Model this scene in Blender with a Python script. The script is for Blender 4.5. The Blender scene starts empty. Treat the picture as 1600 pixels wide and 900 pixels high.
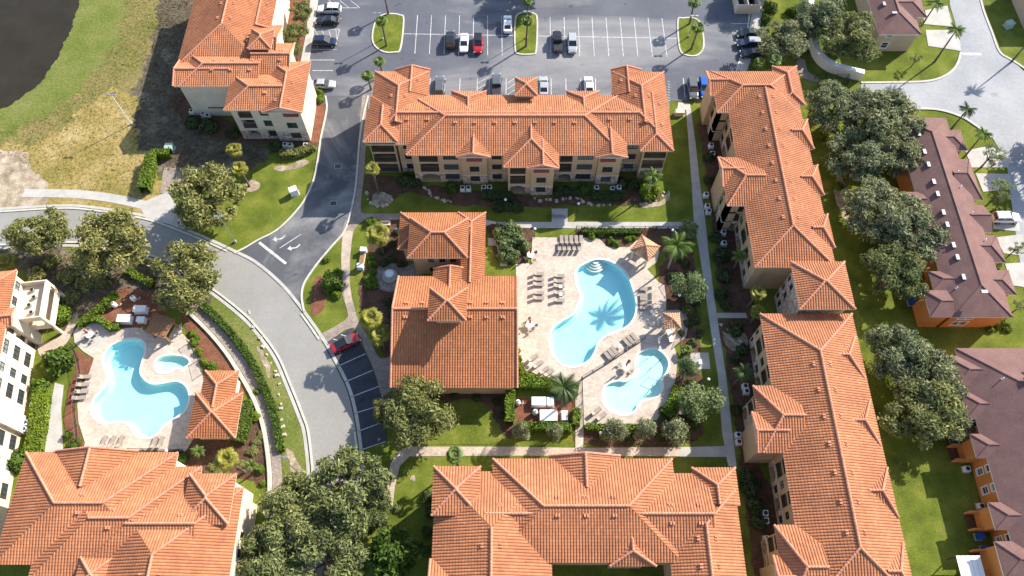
import bpy, bmesh, math, random
import numpy as np
from mathutils import Vector, Matrix, geometry
R = math.radians
random.seed(7); RNG = np.random.default_rng(11)
SC = bpy.context.scene
COL = SC.collection
# ------------------------------------------------------------------ camera, sky, sun, exposure
CAM_H, FPX, TILT = 108.0, 1160.0, math.atan(590.0 / 1160.0)
cam = bpy.data.cameras.new('camera'); cam_o = bpy.data.objects.new('camera', cam); COL.objects.link(cam_o)
cam.sensor_width = 36.0; cam.lens = 36.0 * FPX / 1600.0; cam.clip_start = 1.0; cam.clip_end = 2000.0
cam_o.location = (0, 0, CAM_H); cam_o.rotation_euler = (TILT, 0, 0)
SC.camera = cam_o
SUN_AZ, SUN_EL = R(38.0), R(33.0)         # direction to the sun: angle from +X towards +Y, height above the horizon
W = bpy.data.worlds.new('World'); SC.world = W; W.use_nodes = True
wn = W.node_tree.nodes; wl = W.node_tree.links
bg = wn['Background']; sky = wn.new('ShaderNodeTexSky'); sky.sky_type = 'NISHITA'; sky.sun_disc = False
sky.sun_elevation = SUN_EL; sky.sun_rotation = R(90) - SUN_AZ; sky.altitude = 50
wl.new(sky.outputs[0], bg.inputs[0]); bg.inputs[1].default_value = 0.14
sl = bpy.data.lights.new('sun', 'SUN'); sl.energy = 5.0; sl.angle = R(0.5); sl.color = (1.0, 0.94, 0.84)
so = bpy.data.objects.new('sun', sl); COL.objects.link(so)
so.rotation_euler = Vector((math.cos(SUN_EL) * math.cos(SUN_AZ), math.cos(SUN_EL) * math.sin(SUN_AZ), math.sin(SUN_EL))).to_track_quat('Z', 'Y').to_euler()
so.location = (60, 60, 120)
vs = SC.view_settings; vs.view_transform = 'Standard'; vs.look = 'None'; vs.exposure = 0.95; vs.gamma = 1.0; vs.use_curve_mapping = False
SC.cycles.max_bounces = 6; SC.cycles.transparent_max_bounces = 12; SC.cycles.caustics_reflective = False; SC.cycles.caustics_refractive = False
# ------------------------------------------------------------------ survey helper: plan position of a point seen in the survey photograph, at height z
def at(px, py, z=0.0):
    a = px - 800.0; b = py - 450.0
    c, s = math.cos(TILT), math.sin(TILT)
    dy = FPX * s - b * c; dz = -FPX * c - b * s
    t = (CAM_H - z) / (-dz)
    return Vector((a * t, dy * t, z))
def ats(pts, z=0.0): return [at(x, y, z) for x, y in pts]
def smooth(pts, n=6, closed=True):
    P_ = [Vector((p[0], p[1])) for p in pts]; out = []; N = len(P_)
    rng = range(N) if closed else range(N - 1)
    for i in rng:
        if closed: p0, p1, p2, p3 = P_[i - 1], P_[i], P_[(i + 1) % N], P_[(i + 2) % N]
        else: p0, p1, p2, p3 = P_[max(i - 1, 0)], P_[i], P_[i + 1], P_[min(i + 2, N - 1)]
        for k in range(n):
            t = k / n
            q = 0.5 * ((2 * p1) + (p2 - p0) * t + (2 * p0 - 5 * p1 + 4 * p2 - p3) * t * t + (3 * p1 - p0 - 3 * p2 + p3) * t ** 3)
            out.append((q.x, q.y))
    if not closed: out.append((P_[-1].x, P_[-1].y))
    return out
# ------------------------------------------------------------------ object helpers
ORG = {}
def link(o, parent=None):
    COL.objects.link(o)
    if parent is not None: o.parent = parent
    return o
def tag(o, label=None, cat=None, group=None, kind=None):
    if label: o['label'] = label
    if cat: o['category'] = cat
    if group: o['group'] = group
    if kind: o['kind'] = kind
    return o
def thing(name, label, cat, loc=(0, 0, 0), rz=0.0, group=None, scale=1.0):
    o = bpy.data.objects.new(name, None); link(o); o.location = loc; o.rotation_euler = (0, 0, rz)
    o.empty_display_size = 0.3
    if scale != 1.0: o.scale = (scale,) * 3
    ORG[o.name] = Vector(loc)
    return tag(o, label, cat, group)
def mk(name, verts, faces, m, smooth_=False):
    me = bpy.data.meshes.new(name)
    me.from_pydata([tuple(v) for v in verts], [], [tuple(f) for f in faces])
    for x in (m if isinstance(m, (list, tuple)) else [m]): me.materials.append(x)
    if smooth_: me.shade_smooth()
    me.update(); return me
def add(name, verts, faces, m, parent=None, world=False, smooth_=False):
    """one mesh object; world=True: verts are in world space, moved into the space of an unrotated parent"""
    if parent is not None and world:
        o0 = ORG.get(parent.name, Vector((0, 0, 0))); verts = [Vector(v) - o0 for v in verts]
    o = bpy.data.objects.new(name, mk(name, verts, faces, m, smooth_)); link(o, parent)
    if parent is not None and world: ORG[o.name] = ORG.get(parent.name, Vector((0, 0, 0)))
    return o
def inst(name, me, parent=None, loc=(0, 0, 0), rz=0.0, sc=None):
    o = bpy.data.objects.new(name, me); link(o, parent); o.location = loc; o.rotation_euler = (0, 0, rz)
    if sc: o.scale = sc if isinstance(sc, (list, tuple)) else (sc,) * 3
    return o
def copy_tree(o, parent=None):
    c = o.copy(); link(c, parent)
    for ch in list(o.children): copy_tree(ch, c)
    return c
def dup(o, loc, rz=0.0, label=None, group=None, sc=None):
    c = copy_tree(o); c.location = loc; c.rotation_euler = (0, 0, rz)
    if label: c['label'] = label
    if group: c['group'] = group
    if sc: c.scale = (sc,) * 3
    return c
class MB:
    """collects simple solids into one mesh"""
    def __init__(s): s.v = []; s.f = []
    def raw(s, v, f):
        n = len(s.v); s.v += [Vector(x) for x in v]; s.f += [tuple(i + n for i in q) for q in f]; return s
    def box(s, a, b, M=None):
        x0, y0, z0 = a; x1, y1, z1 = b
        v = [Vector(p) for p in ((x0, y0, z0), (x1, y0, z0), (x1, y1, z0), (x0, y1, z0), (x0, y0, z1), (x1, y0, z1), (x1, y1, z1), (x0, y1, z1))]
        if M is not None: v = [M @ p for p in v]
        return s.raw(v, [(3, 2, 1, 0), (4, 5, 6, 7), (0, 1, 5, 4), (1, 2, 6, 5), (2, 3, 7, 6), (3, 0, 4, 7)])
    def cyl(s, p0, p1, r0, r1=None, n=8):
        p0 = Vector(p0); p1 = Vector(p1); r1 = r0 if r1 is None else r1
        q = (p1 - p0).to_track_quat('Z', 'Y'); v = []
        for p, r in ((p0, r0), (p1, r1)):
            v += [p + q @ Vector((r * math.cos(2 * math.pi * i / n), r * math.sin(2 * math.pi * i / n), 0)) for i in range(n)]
        f = [(i, (i + 1) % n, n + (i + 1) % n, n + i) for i in range(n)] + [tuple(range(n - 1, -1, -1)), tuple(range(n, 2 * n))]
        return s.raw(v, f)
    def tube(s, pts, r, n=6):
        pts = [Vector(p) for p in pts]; rr = r if isinstance(r, (list, tuple)) else [r] * len(pts); v = []
        for i, p in enumerate(pts):
            d = (pts[min(i + 1, len(pts) - 1)] - pts[max(i - 1, 0)]).normalized(); q = d.to_track_quat('Z', 'Y')
            v += [p + q @ Vector((rr[i] * math.cos(2 * math.pi * k / n), rr[i] * math.sin(2 * math.pi * k / n), 0)) for k in range(n)]
        f = [(i * n + k, i * n + (k + 1) % n, (i + 1) * n + (k + 1) % n, (i + 1) * n + k) for i in range(len(pts) - 1) for k in range(n)]
        f += [tuple(range(n - 1, -1, -1)), tuple(range((len(pts) - 1) * n, len(pts) * n))]
        return s.raw(v, f)
    def lathe(s, prof, n=16, c=(0, 0, 0)):
        c = Vector(c); v = [c + Vector((r * math.cos(2 * math.pi * k / n), r * math.sin(2 * math.pi * k / n), z)) for r, z in prof for k in range(n)]
        f = [(i * n + k, i * n + (k + 1) % n, (i + 1) * n + (k + 1) % n, (i + 1) * n + k) for i in range(len(prof) - 1) for k in range(n)]
        return s.raw(v, f)
    def prism(s, pts, z0, z1):
        n = len(pts); v = [(p[0], p[1], z0) for p in pts] + [(p[0], p[1], z1) for p in pts]
        f = [(i, (i + 1) % n, n + (i + 1) % n, n + i) for i in range(n)] + [tuple(range(n - 1, -1, -1)), tuple(range(n, 2 * n))]
        return s.raw(v, f)
    def mesh(s, name, m, smooth_=False): return mk(name, s.v, s.f, m, smooth_)
    def build(s, name, m, parent=None, world=False, smooth_=False): return add(name, s.v, s.f, m, parent, world, smooth_)
def tess(loops):
    L = [[Vector((p[0], p[1], 0)) for p in l] for l in loops]
    flat = [p for l in L for p in l]
    tris = geometry.tessellate_polygon(L); out = []
    for t in tris:
        a, b, c = [flat[i] for i in t]
        n = (b - a).cross(c - a).z
        if abs(n) < 1e-9: continue
        out.append(t if n > 0 else (t[0], t[2], t[1]))
    return flat, out
def sheet(name, loop, z, m, holes=(), parent=None, kind='structure', thick=0.0):
    """flat sheet from a plan polygon (world x, y)"""
    flat, tris = tess([loop] + list(holes))
    v = [(p.x, p.y, z) for p in flat]; f = list(tris)
    if thick:
        base = 0
        for l in [loop] + list(holes):
            n = len(l); b = len(v); v += [(p[0], p[1], z - thick) for p in l]
            f += [(base + i, base + (i + 1) % n, b + (i + 1) % n, b + i) for i in range(n)]; base += n
    o = add(name, v, f, m, parent)
    if parent is None: o['kind'] = kind
    return o
def offset(line, d, closed=False):
    P_ = [Vector((p[0], p[1])) for p in line]; out = []; N = len(P_)
    for i, p in enumerate(P_):
        a = P_[i - 1] if (i > 0 or closed) else p; b = P_[(i + 1) % N] if (i < N - 1 or closed) else p
        t = (b - a); t = t.normalized() if t.length > 1e-9 else Vector((1, 0))
        out.append((p.x - t.y * d, p.y + t.x * d))
    return out
def ribbon(name, line, w, z, m, h=0.0, closed=False, parent=None, kind='structure'):
    """strip of width w centred on a plan line; with h it gets a height (kerbs)"""
    a = offset(line, w / 2, closed); b = offset(line, -w / 2, closed); n = len(line); f = []; rng = range(n if closed else n - 1)
    v = [(p[0], p[1], z) for p in a] + [(p[0], p[1], z) for p in b]
    f = [(i, n + i, n + (i + 1) % n, (i + 1) % n) for i in rng]
    if h:
        v += [(p[0], p[1], z - h) for p in a] + [(p[0], p[1], z - h) for p in b]
        f += [(2 * n + i, i, (i + 1) % n, 2 * n + (i + 1) % n) for i in rng] + [(n + i, 3 * n + i, 3 * n + (i + 1) % n, n + (i + 1) % n) for i in rng]
    o = add(name, v, f, m, parent)
    if parent is None and kind: o['kind'] = kind
    return o
# ------------------------------------------------------------------ materials
def base_mat(name, rough=0.85, spec=0.3):
    m = bpy.data.materials.new(name); m.use_nodes = True; nt = m.node_tree
    b = nt.nodes['Principled BSDF']; b.inputs['Roughness'].default_value = rough; b.inputs['Specular IOR Level'].default_value = spec
    return m, nt, b
def N(nt, t, **kw):
    n = nt.nodes.new(t)
    for k, v in kw.items():
        if isinstance(v, dict):
            for kk, vv in v.items(): n.inputs[kk].default_value = vv
        else: setattr(n, k, v)
    return n
def c4(c): return (c[0], c[1], c[2], 1.0)
def ramp(nt, fac, stops):
    r = nt.nodes.new('ShaderNodeValToRGB'); e = r.color_ramp.elements
    while len(e) < len(stops): e.new(0.5)
    for x, (p, c) in zip(e, stops): x.position = p; x.color = c4(c)
    nt.links.new(fac, r.inputs[0]); return r.outputs[0]
def mixc(nt, fac, a, b, mode='MIX'):
    n = N(nt, 'ShaderNodeMix', data_type='RGBA', blend_type=mode)
    for s, v in ((0, fac), (6, a), (7, b)):
        if hasattr(v, 'links'): nt.links.new(v, n.inputs[s])
        elif s == 0: n.inputs[0].default_value = v
        else: n.inputs[s].default_value = c4(v)
    return n.outputs[2]
def noise(nt, scale, detail=4.0, rough=0.6, vec=None, dist=0.0):
    n = N(nt, 'ShaderNodeTexNoise'); n.inputs['Scale'].default_value = scale; n.inputs['Detail'].default_value = detail
    n.inputs['Roughness'].default_value = rough; n.inputs['Distortion'].default_value = dist
    if vec is None:
        g = nt.nodes.get('Geo') or N(nt, 'ShaderNodeNewGeometry', name='Geo'); vec = g.outputs['Position']
    nt.links.new(vec, n.inputs['Vector']); return n.outputs['Fac']
def bump(nt, b, h, strength=0.3, dist=0.05):
    n = N(nt, 'ShaderNodeBump'); n.inputs['Strength'].default_value = strength; n.inputs['Distance'].default_value = dist
    nt.links.new(h, n.inputs['Height']); nt.links.new(n.outputs[0], b.inputs['Normal'])
def mottled(name, stops, scale=0.6, fine=6.0, fine_amt=0.35, rough=0.9, spec=0.2, bscale=8.0, bstr=0.3, bdist=0.05):
    """colour from two noises: broad patches along the ramp, fine grain on top"""
    m, nt, b = base_mat(name, rough, spec)
    f1 = noise(nt, scale, 5.0, 0.6); c = ramp(nt, f1, stops)
    f2 = noise(nt, fine, 4.0, 0.7); g = ramp(nt, f2, [(0.25, (1 - fine_amt,) * 3), (0.75, (1 + fine_amt,) * 3)])
    nt.links.new(mixc(nt, 1.0, c, g, 'MULTIPLY'), b.inputs['Base Color'])
    if bstr: bump(nt, b, noise(nt, bscale, 4.0, 0.7), bstr, bdist)
    return m
def plain(name, col, rough=0.6, spec=0.4, metal=0.0, var=0.0, vscale=3.0):
    m, nt, b = base_mat(name, rough, spec); b.inputs['Metallic'].default_value = metal
    if var:
        c = ramp(nt, noise(nt, vscale, 4.0), [(0.3, [x * (1 - var) for x in col]), (0.7, [min(1, x * (1 + var)) for x in col])])
        nt.links.new(c, b.inputs['Base Color'])
    else: b.inputs['Base Color'].default_value = c4(col)
    return m
def tile_mat(name, cols, dark):
    m, nt, b = base_mat(name, 0.75, 0.25)
    uv = N(nt, 'ShaderNodeUVMap'); wn_ = N(nt, 'ShaderNodeTexWhiteNoise', noise_dimensions='2D'); nt.links.new(uv.outputs[0], wn_.inputs['Vector'])
    c = ramp(nt, wn_.outputs['Value'], [(i / (len(cols) - 1), k) for i, k in enumerate(cols)])
    f = noise(nt, 0.22, 5.0, 0.65); c = mixc(nt, 1.0, c, ramp(nt, f, [(0.3, (0.76, 0.75, 0.76)), (0.7, (1.14, 1.12, 1.10))]), 'MULTIPLY')
    f2 = noise(nt, 1.3, 6.0, 0.75); c = mixc(nt, ramp(nt, f2, [(0.52, (0, 0, 0)), (0.72, (0.7, 0.7, 0.7))]), c, dark)
    nt.links.new(c, b.inputs['Base Color']); return m
def leaf_mat(name, cols, rough=0.65, trans=0.35):
    m, nt, b = base_mat(name, rough, 0.3)
    g = N(nt, 'ShaderNodeNewGeometry', name='Geo'); oi = N(nt, 'ShaderNodeObjectInfo')
    c = ramp(nt, g.outputs['Random Per Island'], [(i / (len(cols) - 1), k) for i, k in enumerate(cols)])
    c = mixc(nt, 1.0, c, ramp(nt, oi.outputs['Random'], [(0, (0.85, 0.9, 0.85)), (1, (1.15, 1.08, 1.0))]), 'MULTIPLY')
    c = mixc(nt, 1.0, c, ramp(nt, noise(nt, .55, 3.0, .6), [(.3, (.72, .74, .70)), (.7, (1.28, 1.22, 1.12))]), 'MULTIPLY')
    nt.links.new(c, b.inputs['Base Color'])
    t = N(nt, 'ShaderNodeBsdfTranslucent'); nt.links.new(c, t.inputs[0]); mx = N(nt, 'ShaderNodeMixShader'); mx.inputs[0].default_value = trans
    nt.links.new(b.outputs[0], mx.inputs[1]); nt.links.new(t.outputs[0], mx.inputs[2]); nt.links.new(mx.outputs[0], nt.nodes['Material Output'].inputs[0])
    return m
def glass_dark(name, col=(0.03, 0.04, 0.05), rough=0.08):
    return plain(name, col, rough, 0.6)
def water_mat(name, tint):
    m, nt, b = base_mat(name); nt.nodes.remove(b)
    tr = N(nt, 'ShaderNodeBsdfTransparent'); tr.inputs[0].default_value = c4(tint)
    gl = N(nt, 'ShaderNodeBsdfGlossy'); gl.inputs['Roughness'].default_value = 0.05
    bp = N(nt, 'ShaderNodeBump'); bp.inputs['Strength'].default_value = 0.12; bp.inputs['Distance'].default_value = 0.05
    nt.links.new(noise(nt, 2.2, 3.0), bp.inputs['Height'])
    nt.links.new(bp.outputs[0], gl.inputs['Normal'])
    mx = N(nt, 'ShaderNodeMixShader'); mx.inputs[0].default_value = 0.045; nt.links.new(tr.outputs[0], mx.inputs[1]); nt.links.new(gl.outputs[0], mx.inputs[2])
    nt.links.new(mx.outputs[0], nt.nodes['Material Output'].inputs[0]); return m
def paver_mat(name, cols, mortar, bw=0.3, bh=0.2, scale=1.0, patch=None):
    m, nt, b = base_mat(name, 0.85, 0.2)
    g = N(nt, 'ShaderNodeNewGeometry', name='Geo')
    bt = N(nt, 'ShaderNodeTexBrick'); nt.links.new(g.outputs['Position'], bt.inputs['Vector'])
    bt.inputs['Scale'].default_value = scale; bt.inputs['Brick Width'].default_value = bw; bt.inputs['Row Height'].default_value = bh
    bt.inputs['Mortar Size'].default_value = 0.012; bt.inputs['Color1'].default_value = c4(cols[0]); bt.inputs['Color2'].default_value = c4(cols[1]); bt.inputs['Mortar'].default_value = c4(mortar)
    c = mixc(nt, 1.0, bt.outputs[0], ramp(nt, noise(nt, 0.35, 6.0, 0.7), [(0.3, (0.78, 0.76, 0.74)), (0.7, (1.12, 1.1, 1.08))]), 'MULTIPLY')
    c = mixc(nt, 1.0, c, ramp(nt, noise(nt, 2.4, 4.0, 0.7), [(0.3, (0.85, 0.84, 0.83)), (0.7, (1.1, 1.1, 1.1))]), 'MULTIPLY')
    nt.links.new(c, b.inputs['Base Color']); return m
M = {}
M['tile'] = tile_mat('terracotta_tile', [(0.38, 0.146, 0.066), (0.43, 0.170, 0.078), (0.455, 0.186, 0.088), (0.405, 0.157, 0.072), (0.50, 0.22, 0.112)], (0.25, 0.105, 0.062))
M['tile2'] = tile_mat('orange_tile', [(0.33, 0.122, 0.050), (0.37, 0.142, 0.060), (0.395, 0.155, 0.068), (0.35, 0.132, 0.055), (0.44, 0.185, 0.088)], (0.21, 0.09, 0.05))
M['cap'] = mottled('ridge_tile', [(0.3, (0.46, 0.18, 0.11)), (0.7, (0.60, 0.29, 0.19))], 2.0, 8.0, 0.25)
M['shingle'] = mottled('mauve_shingle', [(0.3, (0.150, 0.083, 0.074)), (0.7, (0.20, 0.113, 0.10))], 0.5, 7.0, 0.35, 0.9, 0.2, 14.0, 0.4, 0.03)
M['stucco'] = mottled('beige_stucco', [(0.3, (0.44, 0.30, 0.175)), (0.7, (0.52, 0.37, 0.225))], 0.5, 9.0, 0.12, 0.9, 0.2, 20, 0.15, 0.02)
M['stucco_y'] = mottled('ochre_stucco', [(0.3, (0.50, 0.33, 0.16)), (0.7, (0.58, 0.40, 0.21))], 0.5, 9.0, 0.12)
M['stucco_w'] = mottled('cream_stucco', [(0.3, (0.58, 0.48, 0.36)), (0.7, (0.70, 0.60, 0.47))], 0.5, 9.0, 0.12)
M['orange_wall'] = mottled('orange_stucco', [(0.3, (0.50, 0.20, 0.055)), (0.7, (0.58, 0.25, 0.08))], 0.5, 9.0, 0.10)
M['tan_wall'] = mottled('tan_stucco', [(0.3, (0.48, 0.36, 0.25)), (0.7, (0.56, 0.43, 0.31))], 0.5, 9.0, 0.10)
M['trim'] = plain('cream_trim', (0.62, 0.54, 0.42), 0.7, 0.3, 0, 0.08)
M['white'] = plain('white_paint', (0.78, 0.78, 0.76), 0.5, 0.4, 0, 0.05)
M['bronze'] = plain('bronze_frame', (0.055, 0.045, 0.04), 0.5, 0.4)
M['glass'] = plain('window_glass', (0.035, 0.05, 0.055), 0.08, 0.7)
_nt = M['glass'].node_tree; _oi = N(_nt, 'ShaderNodeObjectInfo'); _nt.links.new(ramp(_nt, _oi.outputs['Random'], [(0.45, (0.03, 0.042, 0.046)), (0.62, (0.075, 0.105, 0.105)), (0.9, (0.24, 0.26, 0.24))]), _nt.nodes['Principled BSDF'].inputs['Base Color'])
M['dark'] = plain('dark_interior', (0.045, 0.045, 0.05), 0.9, 0.1)
M['red_awning'] = plain('red_metal', (0.24, 0.045, 0.035), 0.6, 0.3, 0, 0.1)
M['brown_panel'] = plain('brown_panel', (0.33, 0.20, 0.10), 0.8, 0.2, 0, 0.1)
def stone_mat():
    m, nt, b = base_mat('rubble_stone', 0.9, 0.2); g = N(nt, 'ShaderNodeNewGeometry', name='Geo')
    v = N(nt, 'ShaderNodeTexVoronoi'); v.inputs['Scale'].default_value = 2.6; nt.links.new(g.outputs['Position'], v.inputs['Vector'])
    c = ramp(nt, v.outputs['Color'], [(0.2, (0.30, 0.21, 0.16)), (0.5, (0.48, 0.36, 0.28)), (0.8, (0.60, 0.50, 0.42))])
    nt.links.new(c, b.inputs['Base Color']); bump(nt, b, v.outputs['Distance'], 0.6, 0.06); return m
M['stone'] = stone_mat()
def lawn_mat():
    m, nt, b = base_mat('lawn_grass', .95, .1); c = ramp(nt, noise(nt, .22, 5.0, .6), [(.28, (.066, .086, .014)), (.5, (.120, .150, .020)), (.72, (.21, .21, .042))])
    c = mixc(nt, ramp(nt, noise(nt, .5, 6.0, .7), [(.58, (0, 0, 0)), (.75, (.7,) * 3)]), c, (.23, .17, .075)); c = mixc(nt, ramp(nt, noise(nt, 1.7, 4.0, .7), [(.6, (0, 0, 0)), (.75, (.5,) * 3)]), c, (.05, .07, .015))
    c = mixc(nt, 1.0, c, ramp(nt, noise(nt, 4.5, 5.0, .75), [(.25, (.5,) * 3), (.75, (1.5,) * 3)]), 'MULTIPLY'); nt.links.new(c, b.inputs['Base Color']); bump(nt, b, noise(nt, 9, 4, .7), .7, .12); return m
M['grass'] = lawn_mat()
M['grass_dry'] = mottled('dry_grass', [(0.25, (0.16, 0.145, 0.032)), (0.5, (0.29, 0.22, 0.075)), (0.75, (0.45, 0.34, 0.17))], 0.13, 1.6, 0.5, 0.95, 0.1, 6, 0.7, 0.12)
M['grass_wild'] = mottled('wild_grass', [(0.3, (0.12, 0.13, 0.03)), (0.5, (0.19, 0.165, 0.055)), (0.7, (0.27, 0.20, 0.09))], 0.09, 1.8, 0.55, 0.95, 0.1, 5, 0.8, 0.15)
M['bank'] = mottled('bank_grass', [(0.3, (0.10, 0.135, 0.022)), (0.5, (0.145, 0.165, 0.04)), (0.7, (0.20, 0.19, 0.065))], 0.16, 2.6, 0.45, 0.95, 0.1, 6, 0.7, 0.12)
M['dirt'] = mottled('sandy_dirt', [(0.3, (0.20, 0.15, 0.10)), (0.5, (0.34, 0.27, 0.19)), (0.7, (0.52, 0.44, 0.34))], 0.5, 3.0, 0.35, 0.95, 0.1, 5, 0.6, 0.1)
M['mulch'] = mottled('bark_mulch', [(0.3, (0.075, 0.045, 0.032)), (0.7, (0.16, 0.085, 0.055))], 0.7, 6.0, 0.5, 0.95, 0.1, 10, 0.9, 0.1)
M['mulch_red'] = mottled('red_mulch', [(0.3, (0.15, 0.060, 0.036)), (0.7, (0.25, 0.11, 0.065))], 0.7, 6.0, 0.45, 0.95, 0.1, 10, 0.9, 0.1)
def asphalt_mat(name, dark, mid, worn, amt, sx, sy):
    m, nt, b = base_mat(name, .85, .3); g = N(nt, 'ShaderNodeNewGeometry', name='Geo'); c = ramp(nt, noise(nt, .12, 5.0, .6), [(.3, dark), (.7, mid)])
    mp = N(nt, 'ShaderNodeMapping'); mp.inputs['Scale'].default_value = (sx, sy, 1); nt.links.new(g.outputs['Position'], mp.inputs[0])
    w = noise(nt, 1.0, 7.0, .62, mp.outputs[0], .6); c = mixc(nt, ramp(nt, w, [(.46, (0, 0, 0)), (.66, (amt,) * 3)]), c, worn)
    o = noise(nt, .55, 3.0, .5); c = mixc(nt, ramp(nt, o, [(.66, (0, 0, 0)), (.74, (.55,) * 3)]), c, [x * .45 for x in dark])
    c = mixc(nt, 1.0, c, ramp(nt, noise(nt, 6.0, 4.0, .7), [(.25, (.82,) * 3), (.75, (1.18,) * 3)]), 'MULTIPLY'); nt.links.new(c, b.inputs['Base Color']); return m
M['asphalt'] = asphalt_mat('dark_asphalt', (.080, .086, .105), (.118, .124, .145), (.30, .29, .285), .75, .022, .075)
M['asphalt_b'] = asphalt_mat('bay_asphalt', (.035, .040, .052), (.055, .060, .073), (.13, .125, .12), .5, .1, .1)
M['asphalt_w'] = asphalt_mat('worn_asphalt', (.070, .073, .085), (.11, .112, .12), (.34, .33, .315), .9, .07, .06)
M['road'] = mottled('grey_road', [(0.3, (0.235, 0.225, 0.205)), (0.7, (0.31, 0.298, 0.275))], 0.08, 3.0, 0.12, 0.9, 0.3, 12, 0.2, 0.02)
M['road_pale'] = mottled('pale_road', [(0.3, (0.26, 0.265, 0.28)), (0.7, (0.36, 0.36, 0.365))], 0.12, 2.0, 0.14, 0.9, 0.3, 12, 0.2, 0.02)
M['concrete'] = mottled('concrete', [(0.3, (0.36, 0.34, 0.31)), (0.7, (0.48, 0.455, 0.42))], 0.5, 5.0, 0.12, 0.9, 0.2, 14, 0.15, 0.02)
M['kerb'] = mottled('kerb_concrete', [(0.3, (0.42, 0.39, 0.34)), (0.7, (0.58, 0.54, 0.47))], 0.8, 5.0, 0.12)
M['paint'] = mottled('road_paint', [(0.3, (0.30, 0.30, 0.30)), (0.55, (0.58, 0.58, 0.57)), (0.75, (0.72, 0.72, 0.70))], 1.6, 7.0, 0.25, 0.8, 0.2, 14, 0)
M['deck'] = paver_mat('pool_pavers', [(0.49, 0.41, 0.345), (0.58, 0.505, 0.43)], (0.40, 0.335, 0.285), 0.55, 0.30)
M['pavers'] = paver_mat('walk_pavers', [(0.27, 0.22, 0.185), (0.37, 0.31, 0.27)], (0.20, 0.17, 0.15), 0.4, 0.22)
M['pavers_p'] = paver_mat('pale_walk_pavers', [(0.46, 0.37, 0.30), (0.54, 0.45, 0.37)], (0.36, 0.30, 0.25), 0.4, 0.22)
M['coping'] = plain('pool_coping', (0.70, 0.64, 0.57), 0.7, 0.3, 0, 0.08)
M['pool'] = mottled('pool_plaster', [(0.3, (0.42, 0.76, 0.78)), (0.7, (0.48, 0.80, 0.82))], 0.4, 3.0, 0.04, 0.6, 0.2, 3, 0.0)
M['pool_spa'] = mottled('spa_plaster', [(0.3, (0.52, 0.76, 0.73)), (0.7, (0.60, 0.82, 0.79))], 0.4, 3.0, 0.04, 0.6, 0.2, 3, 0.0)
M['water'] = water_mat('pool_water', (0.85, 0.98, 0.985))
M['water_spa'] = water_mat('spa_water', (0.85, 0.97, 0.95))
def pond_mat():
    m, nt, b = base_mat('pond_water', 0.2, 0.22)
    nt.links.new(ramp(nt, noise(nt, 0.15, 6.0, 0.7), [(0.3, (0.024, 0.019, 0.011)), (0.7, (0.038, 0.031, 0.019))]), b.inputs['Base Color'])
    bump(nt, b, noise(nt, 1.6, 4.0), 0.25, 0.06); return m
M['pond'] = pond_mat()
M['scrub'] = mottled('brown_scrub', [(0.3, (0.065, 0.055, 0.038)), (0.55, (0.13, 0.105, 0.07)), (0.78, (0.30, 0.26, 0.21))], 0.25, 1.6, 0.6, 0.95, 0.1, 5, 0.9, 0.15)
M['oak'] = leaf_mat('oak_leaf', [(0.095, 0.115, 0.06), (0.22, 0.248, 0.135), (0.37, 0.395, 0.245), (0.155, 0.18, 0.095)])
M['oak_g'] = leaf_mat('green_oak_leaf', [(0.09, 0.11, 0.04), (0.195, 0.225, 0.085), (0.33, 0.35, 0.16), (0.14, 0.165, 0.058)])
M['oak_y'] = leaf_mat('olive_leaf', [(0.10, 0.115, 0.034), (0.22, 0.23, 0.075), (0.38, 0.37, 0.15), (0.15, 0.168, 0.05)])
M['bush'] = leaf_mat('shrub_leaf', [(0.045, 0.085, 0.012), (0.085, 0.15, 0.02), (0.125, 0.19, 0.03), (0.065, 0.11, 0.016)])
M['bush_b'] = leaf_mat('bright_shrub_leaf', [(0.09, 0.15, 0.014), (0.15, 0.23, 0.02), (0.21, 0.29, 0.035)])
M['bush_p'] = leaf_mat('pale_shrub_leaf', [(0.11, 0.16, 0.065), (0.19, 0.255, 0.11), (0.29, 0.36, 0.17)])
M['palm_leaf'] = leaf_mat('palm_leaf', [(0.06, 0.11, 0.015), (0.115, 0.18, 0.03), (0.16, 0.23, 0.045)], 0.5, 0.3)
M['palm_y'] = leaf_mat('yellow_palm_leaf', [(0.13, 0.14, 0.018), (0.22, 0.22, 0.03), (0.32, 0.29, 0.05)], 0.5, 0.3)
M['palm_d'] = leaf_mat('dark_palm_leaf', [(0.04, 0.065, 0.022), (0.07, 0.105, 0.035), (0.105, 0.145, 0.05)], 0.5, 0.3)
M['bark'] = mottled('bark', [(0.3, (0.10, 0.075, 0.055)), (0.7, (0.19, 0.15, 0.115))], 1.5, 8.0, 0.3, 0.95, 0.1, 9, 0.8, 0.05)
M['bark_pale'] = mottled('pale_palm_trunk', [(0.3, (0.26, 0.22, 0.18)), (0.7, (0.40, 0.35, 0.30))], 1.5, 8.0, 0.2, 0.95, 0.1, 9, 0.6, 0.05)
M['rock'] = mottled('border_rock', [(0.3, (0.34, 0.28, 0.22)), (0.7, (0.55, 0.47, 0.38))], 1.5, 6, 0.25)
M['metal'] = plain('grey_metal', (0.35, 0.35, 0.36), 0.4, 0.5, 0.6)
M['dark_metal'] = plain('dark_metal', (0.03, 0.028, 0.027), 0.5, 0.4)
M['sling'] = plain('taupe_sling', (0.30, 0.255, 0.215), 0.8, 0.2, 0, 0.12)
M['wood'] = plain('brown_wood', (0.28, 0.145, 0.075), 0.8, 0.2, 0, 0.25)
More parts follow.
